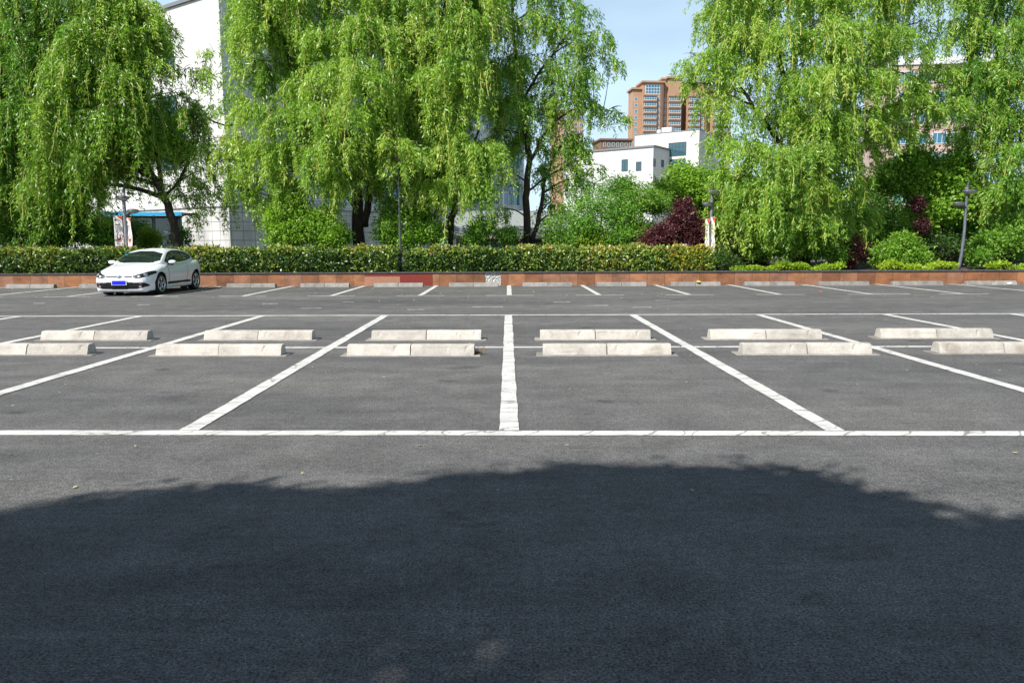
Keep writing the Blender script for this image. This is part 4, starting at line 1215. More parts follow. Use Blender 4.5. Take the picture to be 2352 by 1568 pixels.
def make_banner(root, x0, x1, y0, y1, z0, z1):
    """a hanging cloth between (x0,y0) and (x1,y1) in plan, from z0 up to z1, with printed marks"""
    o = Vector((x0, y0, z0))
    ux = Vector((x1 - x0, y1 - y0, 0))
    n = Vector((ux.y, -ux.x, 0)).normalized()
    if n.y > 0:
        n = -n
    hgt = z1 - z0

    def pt(u, v, lift):
        wv = 0.018 * math.sin(v * 7 + u * 2)
        return o + ux * u + Vector((0, 0, hgt * v)) + n * (wv + lift)

    def sheet(u0, u1, v0, v1, lift, nu, nv, shape=None):
        vs, fs = [], []
        for j in range(nv + 1):
            for i in range(nu + 1):
                vs.append(pt(u0 + (u1 - u0) * i / nu, v0 + (v1 - v0) * j / nv, lift))
        for j in range(nv):
            for i in range(nu):
                fs.append((j * (nu + 1) + i, j * (nu + 1) + i + 1, (j + 1) * (nu + 1) + i + 1, (j + 1) * (nu + 1) + i))
        return vs, fs

    mb = MB()
    a, f = sheet(0, 1, 0, 1, 0.004, 4, 24)
    mb.add(a, f)
    a, f = sheet(0, 1, 0, 1, -0.004, 4, 24)
    mb.add(a, f)
    bn = mb.build('banner', M['banner'], root)
    mb = MB()                               # red corner, thin red base line
    k = 8
    vs, fs = [], []
    for i in range(k + 1):
        u = 0.45 + 0.55 * i / k
        vs += [pt(u, 0.995, 0.008), pt(u, 0.995 - 0.13 * (i / k) ** 0.7, 0.008)]
    for i in range(k):
        fs.append((2 * i, 2 * i + 1, 2 * i + 3, 2 * i + 2))
    mb.add(vs, fs)
    mb.add([pt(0, .995, .008), pt(.16, .995, .008), pt(.02, .955, .008)], [(0, 1, 2)])
    mb.add(*sheet(0.06, 0.97, 0.055, 0.078, 0.008, 3, 1))
    for (c, hh) in ((.3, .03), (.45, .045), (.7, .035), (.82, .025)):
        mb.add([pt(c - .05, .078, .008), pt(c + .05, .078, .008), pt(c, .078 + hh, .008)], [(0, 1, 2)])
    mb.add(*sheet(0.10, 0.52, 0.645, 0.665, 0.008, 3, 1))
    mb.build('red_print', M['banner_red'], bn)
    mb = MB()                               # dark lines of writing and the small square crest
    for (u0, u1, v) in ((.1, .72, .735), (.1, .66, .715), (.1, .28, .60)):
        q = u0
        while q < u1:
            mb.add(*sheet(q, min(q + .07, u1), v, v + .014, .008, 1, 1))
            q += .1
    mb.add(*sheet(.1, .3, .84, .9, .008, 1, 1))
    # swirl emblem
    vs, fs = [], []
    for i in range(34):
        t = i / 33
        a_ = math.radians(100 + 330 * t)
        rw = 0.30 * (1 - 0.35 * t)
        th = 0.04 + 0.12 * math.sin(math.pi * t)
        for q in (rw, rw - th):
            vs.append(pt(0.52 + q * math.cos(a_) * 1.05, 0.36 + q * math.sin(a_) * 0.48, 0.008))
    for i in range(33):
        fs.append((2 * i, 2 * i + 1, 2 * i + 3, 2 * i + 2))
    mb.add(vs, fs)
    mb.build('dark_print', M['banner_dark'], bn)
    mb = MB()
    vs, fs = [], []
    for i in range(24):
        t = i / 23
        a_ = math.radians(150 + 250 * t)
        for q in (0.40, 0.40 - 0.06 * math.sin(math.pi * t) - .01):
            vs.append(pt(0.5 + q * math.cos(a_), 0.36 + q * math.sin(a_) * 0.40, 0.0085))
    for i in range(23):
        fs.append((2 * i, 2 * i + 1, 2 * i + 3, 2 * i + 2))
    mb.add(vs, fs)
    mb.build('red_ring', M['banner_red'], bn)
    mb = MB()
    mb.tube([pt(-0.1, 1.0, 0), pt(1.15, 1.0, 0)], [.008, .008], 6)
    mb.build('banner_rod', M['lamp_dark'], bn)
    mb = MB()
    mb.tube([pt(-0.02, 0.0, 0), pt(1.1, 0.0, 0)], [.008, .008], 6)
    mb.build('banner_rod', M['lamp_dark'], bn)


lamp('bannered grey lamp post behind the white car with two saucer heads', 291, 29.0, 425, (281, 455, .88), (306, 485, .76), 0.42, pole_r=.07,
     banners=[(-0.42, -0.13, -0.02, 0.05, 0.97, 2.18), (0.06, 0.28, 0.0, -0.14, 0.95, 2.10)])
lamp('thin dark pole rising from the gap in the hedge, its head lost in the leaves', 919, 28.9, 318, (910, 340, .55), (932, 362, .5), 0.42, pole_r=.04, pm='lamp_dark')
lamp('grey lamp post with two narrow banners at the right end of the hedge', 1632, 29.4, 417, (1637, 441, .85), (1625, 469, .72), 0.42, pole_r=.06,
     banners=[(-0.20, -0.09, 0.06, -0.12, 0.38, 1.98), (-0.03, 0.10, 0.0, -0.20, 0.42, 2.05)])
lamp('slim weathered lamp post with a bent foot standing on the right part of the wall', 2213, 29.2, 412, (2226, 440, .88), (2201, 468, .74), 0.42, True, pole_r=.052, pm='lamp_pole_dark')

# ------------------------------------------------------------------ buildings
ANG = math.atan2(0.81, 0.58)                 # local +x runs along the shaded right face, local +y along the sunlit face


def hit(root, face, px, py, off=0.0):
    """where the ray through a picture point meets a face of a rotated building: (run along the face, height)"""
    rz = root.rotation_euler.z
    Ri = Matrix.Rotation(-rz, 3, 'Z')
    o = Ri @ (Vector((0, 0, HC)) - root.location)
    d = Ri @ ray(px, py)
    if face == 'L':
        t = (off - o.x) / d.x
        p = o + d * t
        return p.y, p.z
    t = (off - o.y) / d.y
    p = o + d * t
    return p.x, p.z


def window(root, face, a0, a1, z0, z1, nx=2, nz=1, fm='frame_dark', gm='glass', off=0.0, bar=0.05, name='window'):
    def bx(mb, u0, u1, v0, v1, d0, d1):
        if face == 'L':
            mb.box(off - d1, off - d0, u0, u1, v0, v1)
        else:
            mb.box(u0, u1, off - d1, off - d0, v0, v1)
    mb = MB()
    bx(mb, a0, a0 + bar, z0, z1, -.02, .07)
    bx(mb, a1 - bar, a1, z0, z1, -.02, .07)
    bx(mb, a0 + bar, a1 - bar, z0, z0 + bar, -.02, .07)
    bx(mb, a0 + bar, a1 - bar, z1 - bar, z1, -.02, .07)
    for i in range(1, nx):
        u = a0 + (a1 - a0) * i / nx
        bx(mb, u - bar * .35, u + bar * .35, z0 + bar, z1 - bar, -.02, .055)
    for j in range(1, nz):
        v = z0 + (z1 - z0) * j / nz
        bx(mb, a0 + bar, a1 - bar, v - bar * .35, v + bar * .35, -.02, .05)
    f = mb.build(name, M[fm], root)
    mb = MB()
    bx(mb, a0 + bar * .5, a1 - bar * .5, z0 + bar * .5, z1 - bar * .5, -.015, .025)
    mb.build('pane', M[gm], f)
    return f


# the white building on the left --------------------------------------------
bl = empty('white_building', at(530, 560, 50).xy.to_3d(), ANG, 'tall plain white building on the left, its corner and tiled base showing between the willows', 'building')
ztop = hit(bl, 'L', 506, -23)[1] - 0.3
ztop = max(ztop, 17)
zb = hit(bl, 'L', 529, 472)[1]
L1, L2 = 46, 33.5
mb = MB()
mb.box(0, L2, 0, L1, zb, ztop)
mb.build('wall', M['white_wall'], bl)
mb = MB()
mb.box(-0.06, L2 + .06, -0.06, L1 + .06, -0.1, zb - 0.07)
mb.build('base_course', M['base_wall'], bl)
mb = MB()
mb.box(-0.12, L2 + .12, -0.12, L1 + .12, zb - 0.069, zb + 0.0)
mb.build('ledge', M['trim_grey'], bl)
mb = MB()
mb.box(-0.15, L2 + .15, -0.15, L1 + .15, ztop + .001, ztop + 0.22)
mb.build('parapet_cap', M['trim_grey'], bl)
y0, z1 = hit(bl, 'L', 398, 100)
y1, z0 = hit(bl, 'L', 358, 165)
for k in range(5):
    for j, dz in enumerate((0, -3.3, -6.6)):
        window(bl, 'L', y0 + k * 6.2, y1 + k * 6.2, z0 + dz, z1 + dz, 3, 2, 'frame_dark', 'glass')
for fl in range(5):
    zz = 1.6 + fl * 3.5
    for k in range(8):
        u = 6.0 + 3.4 * k
        window(bl, 'R', u, u + 2.9, max(zz, zb + .3) if fl else zb + .25, zz + 2.5 + (0.6 if fl == 0 else 0), 3, 2, 'frame_white', 'glass_blue', 0.0, 0.09)
for k in range(9):
    mb = MB()
    u = 5.62 + 3.4 * k
    mb.box(u - .12, u + .12, -0.4, -0.0005, zb + 0.01, ztop - 0.6)
    mb.build('pilaster', M['frame_white'], bl)

# cyan canopy in front of it, gabled pillar and teal fence --------------------
p0, p1 = at(205, 492, 41), at(418, 492, 41)
cn = empty('canopy', (p0.x, 41, 0), 0, 'bright cyan flat canopy edge on posts behind the left willows', 'canopy')
ln = p1.x - p0.x
mb = MB()
mb.box(0, ln, -0.06, 0.06, p0.z - .09, p0.z + .08)
mb.build('fascia', M['cyan'], cn)
mb = MB()
mb.box(0.02, ln - .02, 0.061, 2.0, p0.z - .02, p0.z + .07)
mb.build('roof', M['trim_grey'], cn)
mb = MB()
mb.box(0.1, ln - .9, 2.02, 2.1, 0, p0.z - .03)
mb.build('glazed_back', M['glass'], cn)
for k in range(4):
    mb = MB()
    u = 0.4 + k * (ln - .8) / 3
    mb.tube([(u, .6, 0), (u, .6, p0.z - .021)], [.06, .06], 8)
    mb.build('post', mat('rusty_post', (0.16, 0.06, 0.035), .7) if k == 1 else M['trim_grey'], cn)
g = at(387, 566, 39)
zt = at(387, 531, 39).z
gp = empty('gate_pillar', (g.x, 39, 0), R(-20), 'white gate pillar with a gabled cap behind the white car', 'pillar')
mb = MB()
mb.box(-.33, .33, -.3, .3, 0, zt - .24)
mb.build('shaft', M['white_wall'], gp)
mb = MB()
mb.prism([(-.42, zt - .239), (.42, zt - .239), (.42, zt - .17), (0, zt), (-.42, zt - .17)], -.38, .38)
mb.build('cap', M['white_wall'], gp)
g0, g1 = at(322, 560, 38), at(372, 560, 38)
tf = empty('mesh_fence', (g0.x, 38, 0), 0, 'teal metal fence between the bannered lamp and the gabled pillar', 'fence')
ln = g1.x - g0.x
for k in range(4):
    mb = MB()
    mb.box(k * ln / 3 - .03, k * ln / 3 + .03, -.03, .03, 0, 1.95)
    mb.build('post', M['teal'], tf)
mb = MB()
for z in (.3, 1.1, 1.85):
    mb.box(0.031, ln - .031, -.015, .015, z, z + .035)
for k in range(1, 30):
    u = k * ln / 30
    if abs((u / (ln / 3)) % 1) > .06:
        mb.box(u - .006, u + .006, -.026, -.016, .2, 1.9)
mb.build('mesh_panel', M['teal'], tf)

# low house with a grey tile roof --------------------------------------------
a, c = at(1035, 545, 39), at(1304, 541, 39)
rz0, rz1 = at(1170, 546, 39).z, at(1170, 488, 41.5).z
hs = empty('low_house', (a.x, 39, 0), 0, 'low cream house with a grey tiled roof behind the hedge in the middle', 'house')
ln = c.x - a.x
mb = MB()
mb.box(0.25, ln - .1, 0.35, 5.2, 0, rz0 - .02)
mb.build('wall', M['pale_wall'], hs)
mb = MB()
mb.add([(-.1, -.1, rz0), (ln + .1, -.1, rz0), (ln + .5, 2.7, rz1), (-.3, 2.7, rz1), (-.1, -.1, rz0 + .09), (ln + .1, -.1, rz0 + .09), (ln + .5, 2.7, rz1 + .09), (-.3, 2.7, rz1 + .09)],
       [(3, 2, 1, 0), (4, 5, 6, 7), (0, 1, 5, 4), (1, 2, 6, 5), (3, 0, 4, 7)])
mb.add([(ln + .1, 5.6, rz0), (-.1, 5.6, rz0), (-.3, 2.705, rz1), (ln + .5, 2.705, rz1), (ln + .1, 5.6, rz0 + .09), (-.1, 5.6, rz0 + .09), (-.3, 2.705, rz1 + .09), (ln + .5, 2.705, rz1 + .09)],
       [(3, 2, 1, 0), (4, 5, 6, 7), (0, 1, 5, 4), (1, 2, 6, 5), (3, 0, 4, 7)])
mb.build('roof', M['roof_tile'], hs)
mb = MB()
mb.box(-.12, ln + .12, -.16, -.105, rz0 - .06, rz0 + .11)
mb.build('gutter', M['pale_wall'], hs)
for k in range(4):
    window(hs, 'R', .8 + k * 1.45, 1.75 + k * 1.45, .75, rz0 - .16, 2, 1, 'frame_dark', 'glass', 0.35)

# white blocks in the middle distance -----------------------------------------
Zc = 150.0
q = at(1497, 560, Zc)
bm = empty('white_low_block', (q.x, q.y, 0), ANG, 'lower white stone block in the gap between the willows, with narrow slit windows', 'building')
zr = hit(bm, 'L', 1497, 338)[1]
Lr = 7.6
mb = MB()
mb.box(0, Lr - .005, 0, 20, -0.5, zr)
mb.build('wall', M['white_wall'], bm)
mb = MB()
mb.box(-.2, Lr - .01, -.2, 20.2, zr + .001, zr + .35)
mb.build('parapet', M['trim_grey'], bm)
for x0, x1, ya, yb in ((1428, 1442, 367, 393), (1428, 1442, 407, 432), (1461, 1473, 372, 392)):
    u1, za = hit(bm, 'L', x0, ya)
    u0, zb2 = hit(bm, 'L', x1, yb)
    window(bm, 'L', u0, u1, zb2, za, 2, 1, 'frame_dark', 'glass', 0.0, .12)
for x0, x1, ya, yb in ((1500, 1505, 364, 383), (1519, 1524, 367, 385), (1519, 1524, 406, 414), (1500, 1505, 404, 420)):
    u0, za = hit(bm, 'R', x0, ya)
    u1, zb2 = hit(bm, 'R', x1, yb)
    window(bm, 'R', u0, u1, zb2, za, 1, 1, 'frame_dark', 'glass', 0.0, .1)
q2 = Vector((q.x, q.y, 0)) + Vector((.58, .81, 0)) / math.hypot(.58, .81) * Lr
# far corner of the taller block, found where the picture shows its edge
dr = Vector((.81, -.58, 0)).normalized()
rt = ray(1600, 560)
k_ = rt.x / rt.y
s_ = (k_ * q2.y - q2.x) / (dr.x - k_ * dr.y)
c2 = q2 + dr * s_
bt = empty('white_tall_block', (c2.x, c2.y, 0), ANG, 'taller white stone block with two wide gridded windows, right of the lower white block', 'building')
zr2 = hit(bt, 'L', 1600, 299)[1]
yl = hit(bt, 'L', 1458, 330)[0]
mb = MB()
mb.box(0, 10.4, 0, yl, -0.5, zr2)
mb.build('wall', M['white_wall'], bt)
mb = MB()
mb.box(-.06, 10.46, -.06, yl + .06, zr2 + .001, zr2 + .16)
mb.build('parapet_cap', M['trim_grey'], bt)
for x0, x1, ya, yb in ((1536, 1576, 329, 357), (1535, 1574, 367, 397)):
    u1, za = hit(bt, 'L', x0, ya)
    u0, zb2 = hit(bt, 'L', x1, yb)
    window(bt, 'L', u0, u1, zb2, za, 5, 3, 'frame_dark', 'glass', 0.0, .10)
u1, za = hit(bt, 'L', 1508, 329)
u0, zb2 = hit(bt, 'L', 1519, 341)
mb = MB()
mb.box(-.03, 0.01, u0, u1, zb2, za)
mb.build('recess', M['pale_wall'], bt)
mb = MB()                                    # roof plant
mb.box(1.5, 3.2, 6.5, 8.6, zr2 + .161, zr2 + 1.3)
mb.box(1.8, 2.6, 9.0, 9.8, zr2 + .161, zr2 + 1.0)
mb.build('roof_plant', M['frame_white'], bt)

# orange tower ---------------------------------------------------------------
ZT = 400.0
sc = ZT / FOC                                # metres per px there
ta = R(6)
tw = empty('apartment_tower', (at(1478, 560, ZT).x, ZT, 0), ta, 'tall orange-brown apartment tower with blue-glass balconies rising in the sky gap', 'building')


def zt_(py):
    return at(1560, py, ZT).z


def body(x0, x1, y0, depth, top, m, name='wall_block'):
    mb = MB()
    mb.box(x0, x1, y0, y0 + depth, -1, top)
    mb.box(x0 - .8, x1 + .8, y0 - .8, y0 + depth + .8, top + .001, top + .9)
    return mb.build(name, M[m], tw)


X = lambda px: (px - 1470) * sc / math.cos(ta)
blocks = [(X(1443), X(1463), 2.0, 9, zt_(204)), (X(1463.3), X(1510), 0.0, 11, zt_(190)), (X(1510.5), X(1521), 2.2, 9, zt_(180)), (X(1521.3), X(1553), 0.6, 20, zt_(178)), (X(1553.3), X(1566), 5.0, 12, zt_(186)),
          (X(1566.3), X(1612), 0.6, 20, zt_(190)), (X(1612.3), X(1622), 3.0, 16, zt_(200)), (X(1622.3), X(1668), 0.0, 20, zt_(206))]
for i, (x0, x1, y0, dp, tp) in enumerate(blocks):
    body(x0, x1, y0, dp, tp, 'tower_dark' if i in (4,) else 'tower')
pit = 13.2 * sc


def twin(x0, x1, y, z0, z1, nx, glass='glass_blue', fr='frame_white'):
    window(tw, 'R', x0, x1, z0, z1, nx, 2, fr, glass, y, .18)


slabs, bays = {}, {}
for fl in range(14):
    zc_ = zt_(228) - fl * pit
    for (i, u0, u1, nx) in ((1, .04, .64, 5), (1, .72, .93, 2), (2, .12, .85, 2), (3, .06, .90, 5), (5, .05, .60, 5), (5, .70, .95, 2), (7, .08, .48, 5), (7, .55, .95, 5)):
        x0, x1, y0, dp, tp = blocks[i]
        if fl > 6 and i != 7:
            continue
        if nx == 5:                          # glazed balcony standing proud
            bx0, bx1 = x0 + (x1 - x0) * u0, x0 + (x1 - x0) * u1
            bays.setdefault(i, MB()).box(bx0, bx1, y0 - 1.1, y0 - .003, zc_ - 1.0, zc_ - .45)
            window(tw, 'R', bx0, bx1, zc_ - .44, zc_ + 1.45, nx, 2, 'frame_white', 'glass_blue' if (fl + i) % 3 else 'glass', y0 - 1.0, .16)
            slabs.setdefault(i, MB()).box(bx0 - .25, bx1 + .25, y0 - 1.35, y0 - .004, zc_ + 1.46, zc_ + 1.75)
        else:
            twin(x0 + (x1 - x0) * u0, x0 + (x1 - x0) * u1, y0, zc_ - .6, zc_ + 1.2, nx)
for i in bays:
    bays[i].build('balcony_front', M['tower'], tw)
    slabs[i].build('balcony_slab', M['tower_dark'], tw)
x0, x1, y0, dp, tp = blocks[1]
window(tw, 'R', x0 + 1.2, x1 - .6, zt_(216), zt_(194), 6, 3, 'frame_white', 'glass_blue', y0, .25)
for (i, a_) in ((1, X(1505)), (2, X(1512)), (5, X(1608)), (6, X(1614))):
    mb = MB()
    mb.box(a_ - .6, a_ + .6, blocks[i][2] - .35, blocks[i][2] - .005, 8, blocks[i][4] - 1)
    mb.build('drain_shaft', M['tower_dark'], tw)
x0, x1, y0, dp, tp = blocks[0]
for fl in range(8):                          # narrow windows of the strip at the left
    zc_ = zt_(228) - fl * pit
    window(tw, 'R', x0 + .8, x0 + 2.3, zc_ - .7, zc_ + 1.3, 2, 1, 'frame_white', 'glass_blue', y0, .14)

# brown terrace of flats at the foot of the tower, half hidden
ZB = 330.0
sb = ZB / FOC
tb2 = empty('brown_flats', (at(1378, 560, ZB).x, ZB, 0), R(8), 'low brown block of flats left of the orange tower, above the white roof', 'building')
wd = 72 * sb
ztp = at(1400, 322, ZB).z
mb = MB()
mb.box(0, wd, 0, 14, -1, ztp)
mb.box(-.6, wd + .6, -.6, 14.6, ztp + .001, ztp + .7)
mb.build('wall', M['tower_dark'], tb2)
for k in range(7):
    for j in range(2):
        window(tb2, 'R', 1 + k * wd / 7.2, 1 + k * wd / 7.2 + 1.1, ztp - 2.6 - j * 3, ztp - .9 - j * 3, 1, 1, 'frame_white', 'glass', 0, .12)
# second orange tower behind the airy willow
ZD = 350.0
sd = ZD / FOC
t2 = empty('apartment_tower', (at(1288, 560, ZD).x, ZD, 0), R(12), 'second orange-brown tower mostly hidden behind the tall airy willow', 'building')
wd = 52 * sd
ztp = at(1300, 258, ZD).z
mb = MB()
mb.box(0, wd, 0, 18, -1, ztp)
mb.box(-.8, wd + .8, -.8, 18.8, ztp + .001, ztp + .9)
mb.build('wall', M['tower'], t2)
for fl in range(12):
    for k in range(4):
        z = ztp - 3 - fl * 3
        window(t2, 'R', 1 + k * wd / 4.1, 1 + k * wd / 4.1 + 1.6, z, z + 1.6, 2, 1, 'frame_white', 'glass', 0, .14)
# pinkish office building on the right
ZP = 125.0
sp_ = ZP / FOC
po = empty('pink_office', (at(2035, 560, ZP).x, ZP, 0), R(-6), 'pinkish office block with blue ribbon windows behind the two right willows', 'building')
wd = 235 * sp_
ztp = at(2130, 150, ZP).z
mb = MB()
mb.box(0, wd, 0, 14, -1, ztp)
mb.build('wall', M['pink_wall'], po)
mb = MB()
mb.box(-.2, wd + .2, -.2, 14.2, ztp + .001, ztp + 1.3)
mb.build('parapet', M['frame_white'], po)
for fl in range(8):
    for k in range(6):
        z = ztp - 2.7 - fl * 3.15
        window(po, 'R', .6 + k * wd / 6.05, .6 + k * wd / 6.05 + 2.2, z, z + 1.75, 3, 1, 'frame_white', 'glass_blue', 0, .1)

# ------------------------------------------------------------------ the parked car
def smooth_keys(keys, s, it=2):
    ks = np.array([k[0] for k in keys])
    vs = np.array([k[1] for k in keys])
    # monotone-ish cubic through the keys
    m = np.gradient(vs, ks)
    i = np.clip(np.searchsorted(ks, s) - 1, 0, len(ks) - 2)
    h = ks[i + 1] - ks[i]
    t = np.clip((s - ks[i]) / h, 0, 1)
    return (vs[i] * (2 * t ** 3 - 3 * t ** 2 + 1) + m[i] * h * (t ** 3 - 2 * t ** 2 + t) + vs[i + 1] * (-2 * t ** 3 + 3 * t ** 2) + m[i + 1] * h * (t ** 3 - t ** 2))


def catmull(P, n):
    """P: (k,2) control points -> n samples"""
    k = len(P)
    u = np.linspace(0, k - 1 - 1e-6, n)
    i = u.astype(int)
    t = (u - i)[:, None]
    g = lambda j: P[np.clip(j, 0, k - 1)]
    a, b_, c, d = g(i - 1), g(i), g(i + 1), g(i + 2)
    return 0.5 * (2 * b_ + (c - a) * t + (2 * a - 5 * b_ + 4 * c - d) * t ** 2 + (3 * b_ - a - 3 * c + d) * t ** 3)


def inpoly(x, y, poly):
    r = np.zeros(len(x), bool)
    n = len(poly)
    j = n - 1
    for i in range(n):
        xi, yi = poly[i]
        xj, yj = poly[j]
        c = ((yi > y) != (yj > y)) & (x < (xj - xi) * (y - yi) / (yj - yi + 1e-12) + xi)
        r ^= c
        j = i
    return r


def rounded(poly, it=2):
    for _ in range(it):
        q = []
        for i in range(len(poly)):
            a, b_ = np.array(poly[i]), np.array(poly[(i + 1) % len(poly)])
            q += [tuple(a * .8 + b_ * .2), tuple(a * .2 + b_ * .8)]
        poly = q
    return poly


def np_mesh(name, V, F, m, parent, smooth=True):
    used = np.unique(F)
    mp_ = -np.ones(len(V), int)
    mp_[used] = np.arange(len(used))
    me = bpy.data.meshes.new(name)
    me.from_pydata(V[used].tolist(), [], mp_[F].tolist())
    if smooth:
        me.polygons.foreach_set('use_smooth', [True] * len(me.polygons))
    me.update()
    return link(name, me, m, parent)


def car():
    gl = ground_at(373, 671)                 # front wheel contact on the visible side
    root = empty('parked_car', (-11.60, 25.17, 0.0), R(-0.5), 'white three-door hatchback parked nose-out with a blank blue number plate', 'car')
    LEN = 4.26
    sk = np.concatenate([np.linspace(0, .3, 80), np.linspace(.304, .7, 70), np.linspace(.712, 3.9, 230), np.linspace(3.905, LEN, 50)])
    W = smooth_keys([(0, .40), (.012, .54), (.035, .645), (.08, .72), (.18, .79), (.35, .845), (.7, .885), (1.2, .895), (2.0, .89), (2.7, .89), (3.2, .905), (3.6, .90), (3.95, .84), (4.15, .74), (4.26, .6)], sk)
    zbt = smooth_keys([(0, .415), (.012, .29), (.035, .19), (.08, .145), (.3, .14), (.8, .16), (1.3, .17), (3.2, .18), (3.8, .22), (4.15, .30), (4.26, .42)], sk)
    ztp = smooth_keys([(0, .475), (.012, .535), (.035, .585), (.08, .632), (.18, .675), (.4, .755), (.7, .83), (1.0, .895), (1.25, .935), (2.0, .945), (2.8, .97), (3.3, 1.0), (3.7, 1.01), (4.0, .99), (4.16, .92), (4.26, .78)], sk)
    crown = smooth_keys([(0, .0), (.1, .02), (.5, .055), (1.2, .06), (4, .03), (4.26, .0)], sk)
    NP = 230
    rows = []
    for i in range(len(sk)):
        Wi, zb_, h, zt2, c = W[i], zbt[i], ztp[i] - zbt[i], ztp[i], crown[i]
        haunch = max(0, 1 - abs(sk[i] - .86) / .55) + max(0, 1 - abs(sk[i] - 3.44) / .55)
        P = np.array([(0, zb_), (.45 * Wi, zb_), (.86 * Wi, zb_ + .005), (.945 * Wi, zb_ + .05 * h), (.97 * Wi, zb_ + .2 * h), (.975 * Wi, zb_ + .42 * h), (1.0 * Wi, zb_ + .60 * h), (.985 * Wi, zb_ + .74 * h),
                      ((.945 + .02 * haunch) * Wi, zb_ + .87 * h), (.88 * Wi, zb_ + .965 * h), (.76 * Wi, zt2 + .15 * c), (.5 * Wi, zt2 + .55 * c), (.25 * Wi, zt2 + .85 * c), (0, zt2 + c)])
        rows.append(catmull(P, NP))
    G = np.array(rows)                       # (stations, NP, 2)
    ns = len(sk)
    half = np.stack([G[:, :, 0], np.repeat(sk[:, None], NP, 1) - LEN / 2, G[:, :, 1]], 2)
    other = half[:, ::-1].copy()
    other[:, :, 0] *= -1
    full = np.concatenate([half, other[:, 1:]], 1)
    nf = full.shape[1]
    V = full.reshape(-1, 3)
    idx = np.arange(ns * nf).reshape(ns, nf)
    F = np.stack([idx[:-1, :-1], idx[:-1, 1:], idx[1:, 1:], idx[1:, :-1]], 2).reshape(-1, 4)
    C = V[F].mean(1)
    e1, e2 = V[F[:, 2]] - V[F[:, 0]], V[F[:, 3]] - V[F[:, 1]]
    Nn = unit(np.cross(e1, e2))
    if (Nn[:, 2] * (C[:, 2] - .5)).mean() < 0:
        F = F[:, ::-1]
        Nn = -Nn
    s = C[:, 1] + LEN / 2
    ax = np.abs(C[:, 0])
    z = C[:, 2]
    arch = np.zeros(len(F), bool)
    for sw in (.86, 3.44):
        arch |= (((s - sw) ** 2 + (z - .33) ** 2) < .375 ** 2) & (ax > .5) & (z < .74)
    front = (s < .62)
    grille = front & (ax < .47) & inpoly(ax, z, [(-1, .552), (.45, .552), (.45, .615), (-1, .622)]) & (Nn[:, 1] < -.1)
    head = front & inpoly(ax, z, rounded([(.43, .535), (.60, .535), (.76, .58), (.86, .66), (.87, .745), (.76, .745), (.60, .675), (.43, .625)], 1)) & (s < .62)
    low = front & (s < .32) & inpoly(ax, z, rounded([(-.6, .205), (.45, .21), (.64, .245), (.82, .31), (.74, .40), (.62, .415), (-.6, .40)], 1)) & (Nn[:, 1] < -.05)
    mesh_ = low & (ax < .38 + (z - .20) * .35)
    vent = low & ~mesh_
    trim = (ax > .5) & (z > .30) & (z < .375) & (s > 1.30) & (s < 3.0) & ~front
    tail = (s > 4.0) & (ax > .42) & (z > .78) & (z < .93)
    keep = ~(arch | grille | head | mesh_ | vent | trim | tail)
    # caps at both ends
    np_mesh('body', V, F[keep], M['car_white'], root)
    k0 = idx[0]
    cap = MB()
    for st in (0, ns - 1):
        ring = V[idx[st]]
        ctr = ring.mean(0) + np.array([0, -.004 if st == 0 else .004, 0])
        k = len(cap.v)
        cap.v += [tuple(p) for p in ring] + [tuple(ctr)]
        n_ = len(ring)
        for i in range(n_):
            f = (k + i, k + (i + 1) % n_, k + n_)
            cap.f.append(f if st else f[::-1])
    nose = np.array(cap.v)
    cap.build('bumper_nose', M['car_white'], root, True)
    VN = V.copy()
    np_mesh('grille', VN + np.array([0, .022, -.004]), F[grille], M['black_plastic'], root)
    np_mesh('trim_strip', VN, F[trim], M['black_plastic'], root)
    for sgn in (-1, 1):
        hf = head & (np.sign(C[:, 0]) == sgn)
        hl = np_mesh('headlight', VN, F[hf], M['black_plastic'], root)
        for (lx, lz, r_) in ((.585, .588, .046), (.715, .645, .062)):
            dd = np.hypot(ax - lx, z - lz) + (np.sign(C[:, 0]) != sgn) * 9 + (s > .7) * 9
            i0 = int(np.argmin(dd))
            p, nn = Vector(C[i0]), Vector(Nn[i0])
            mbq = MB()
            e = nn.cross(Vector((0, 0, 1))).normalized()
            g2 = nn.cross(e)
            vs = [p + nn * .02]
            fs = []
            for ring_, (rr, lift) in enumerate(((.45, .017), (.8, .010), (1.0, .003))):
                for k in range(18):
                    t = k / 18 * 2 * math.pi
                    vs.append(p + (e * math.cos(t) + g2 * math.sin(t)) * r_ * rr + nn * lift)
            for k in range(18):
                fs.append((0, 1 + k, 1 + (k + 1) % 18))
                for q_ in (0, 1):
                    a_ = 1 + q_ * 18
                    fs.append((a_ + k, a_ + 18 + k, a_ + 18 + (k + 1) % 18, a_ + (k + 1) % 18))
            mbq.add(vs, fs)
            mbq.build('reflector', M['alloy'], hl, True)
    np_mesh('lower_grille', VN - np.array([0, -.001, 0]), F[mesh_], M['black_plastic'], root)
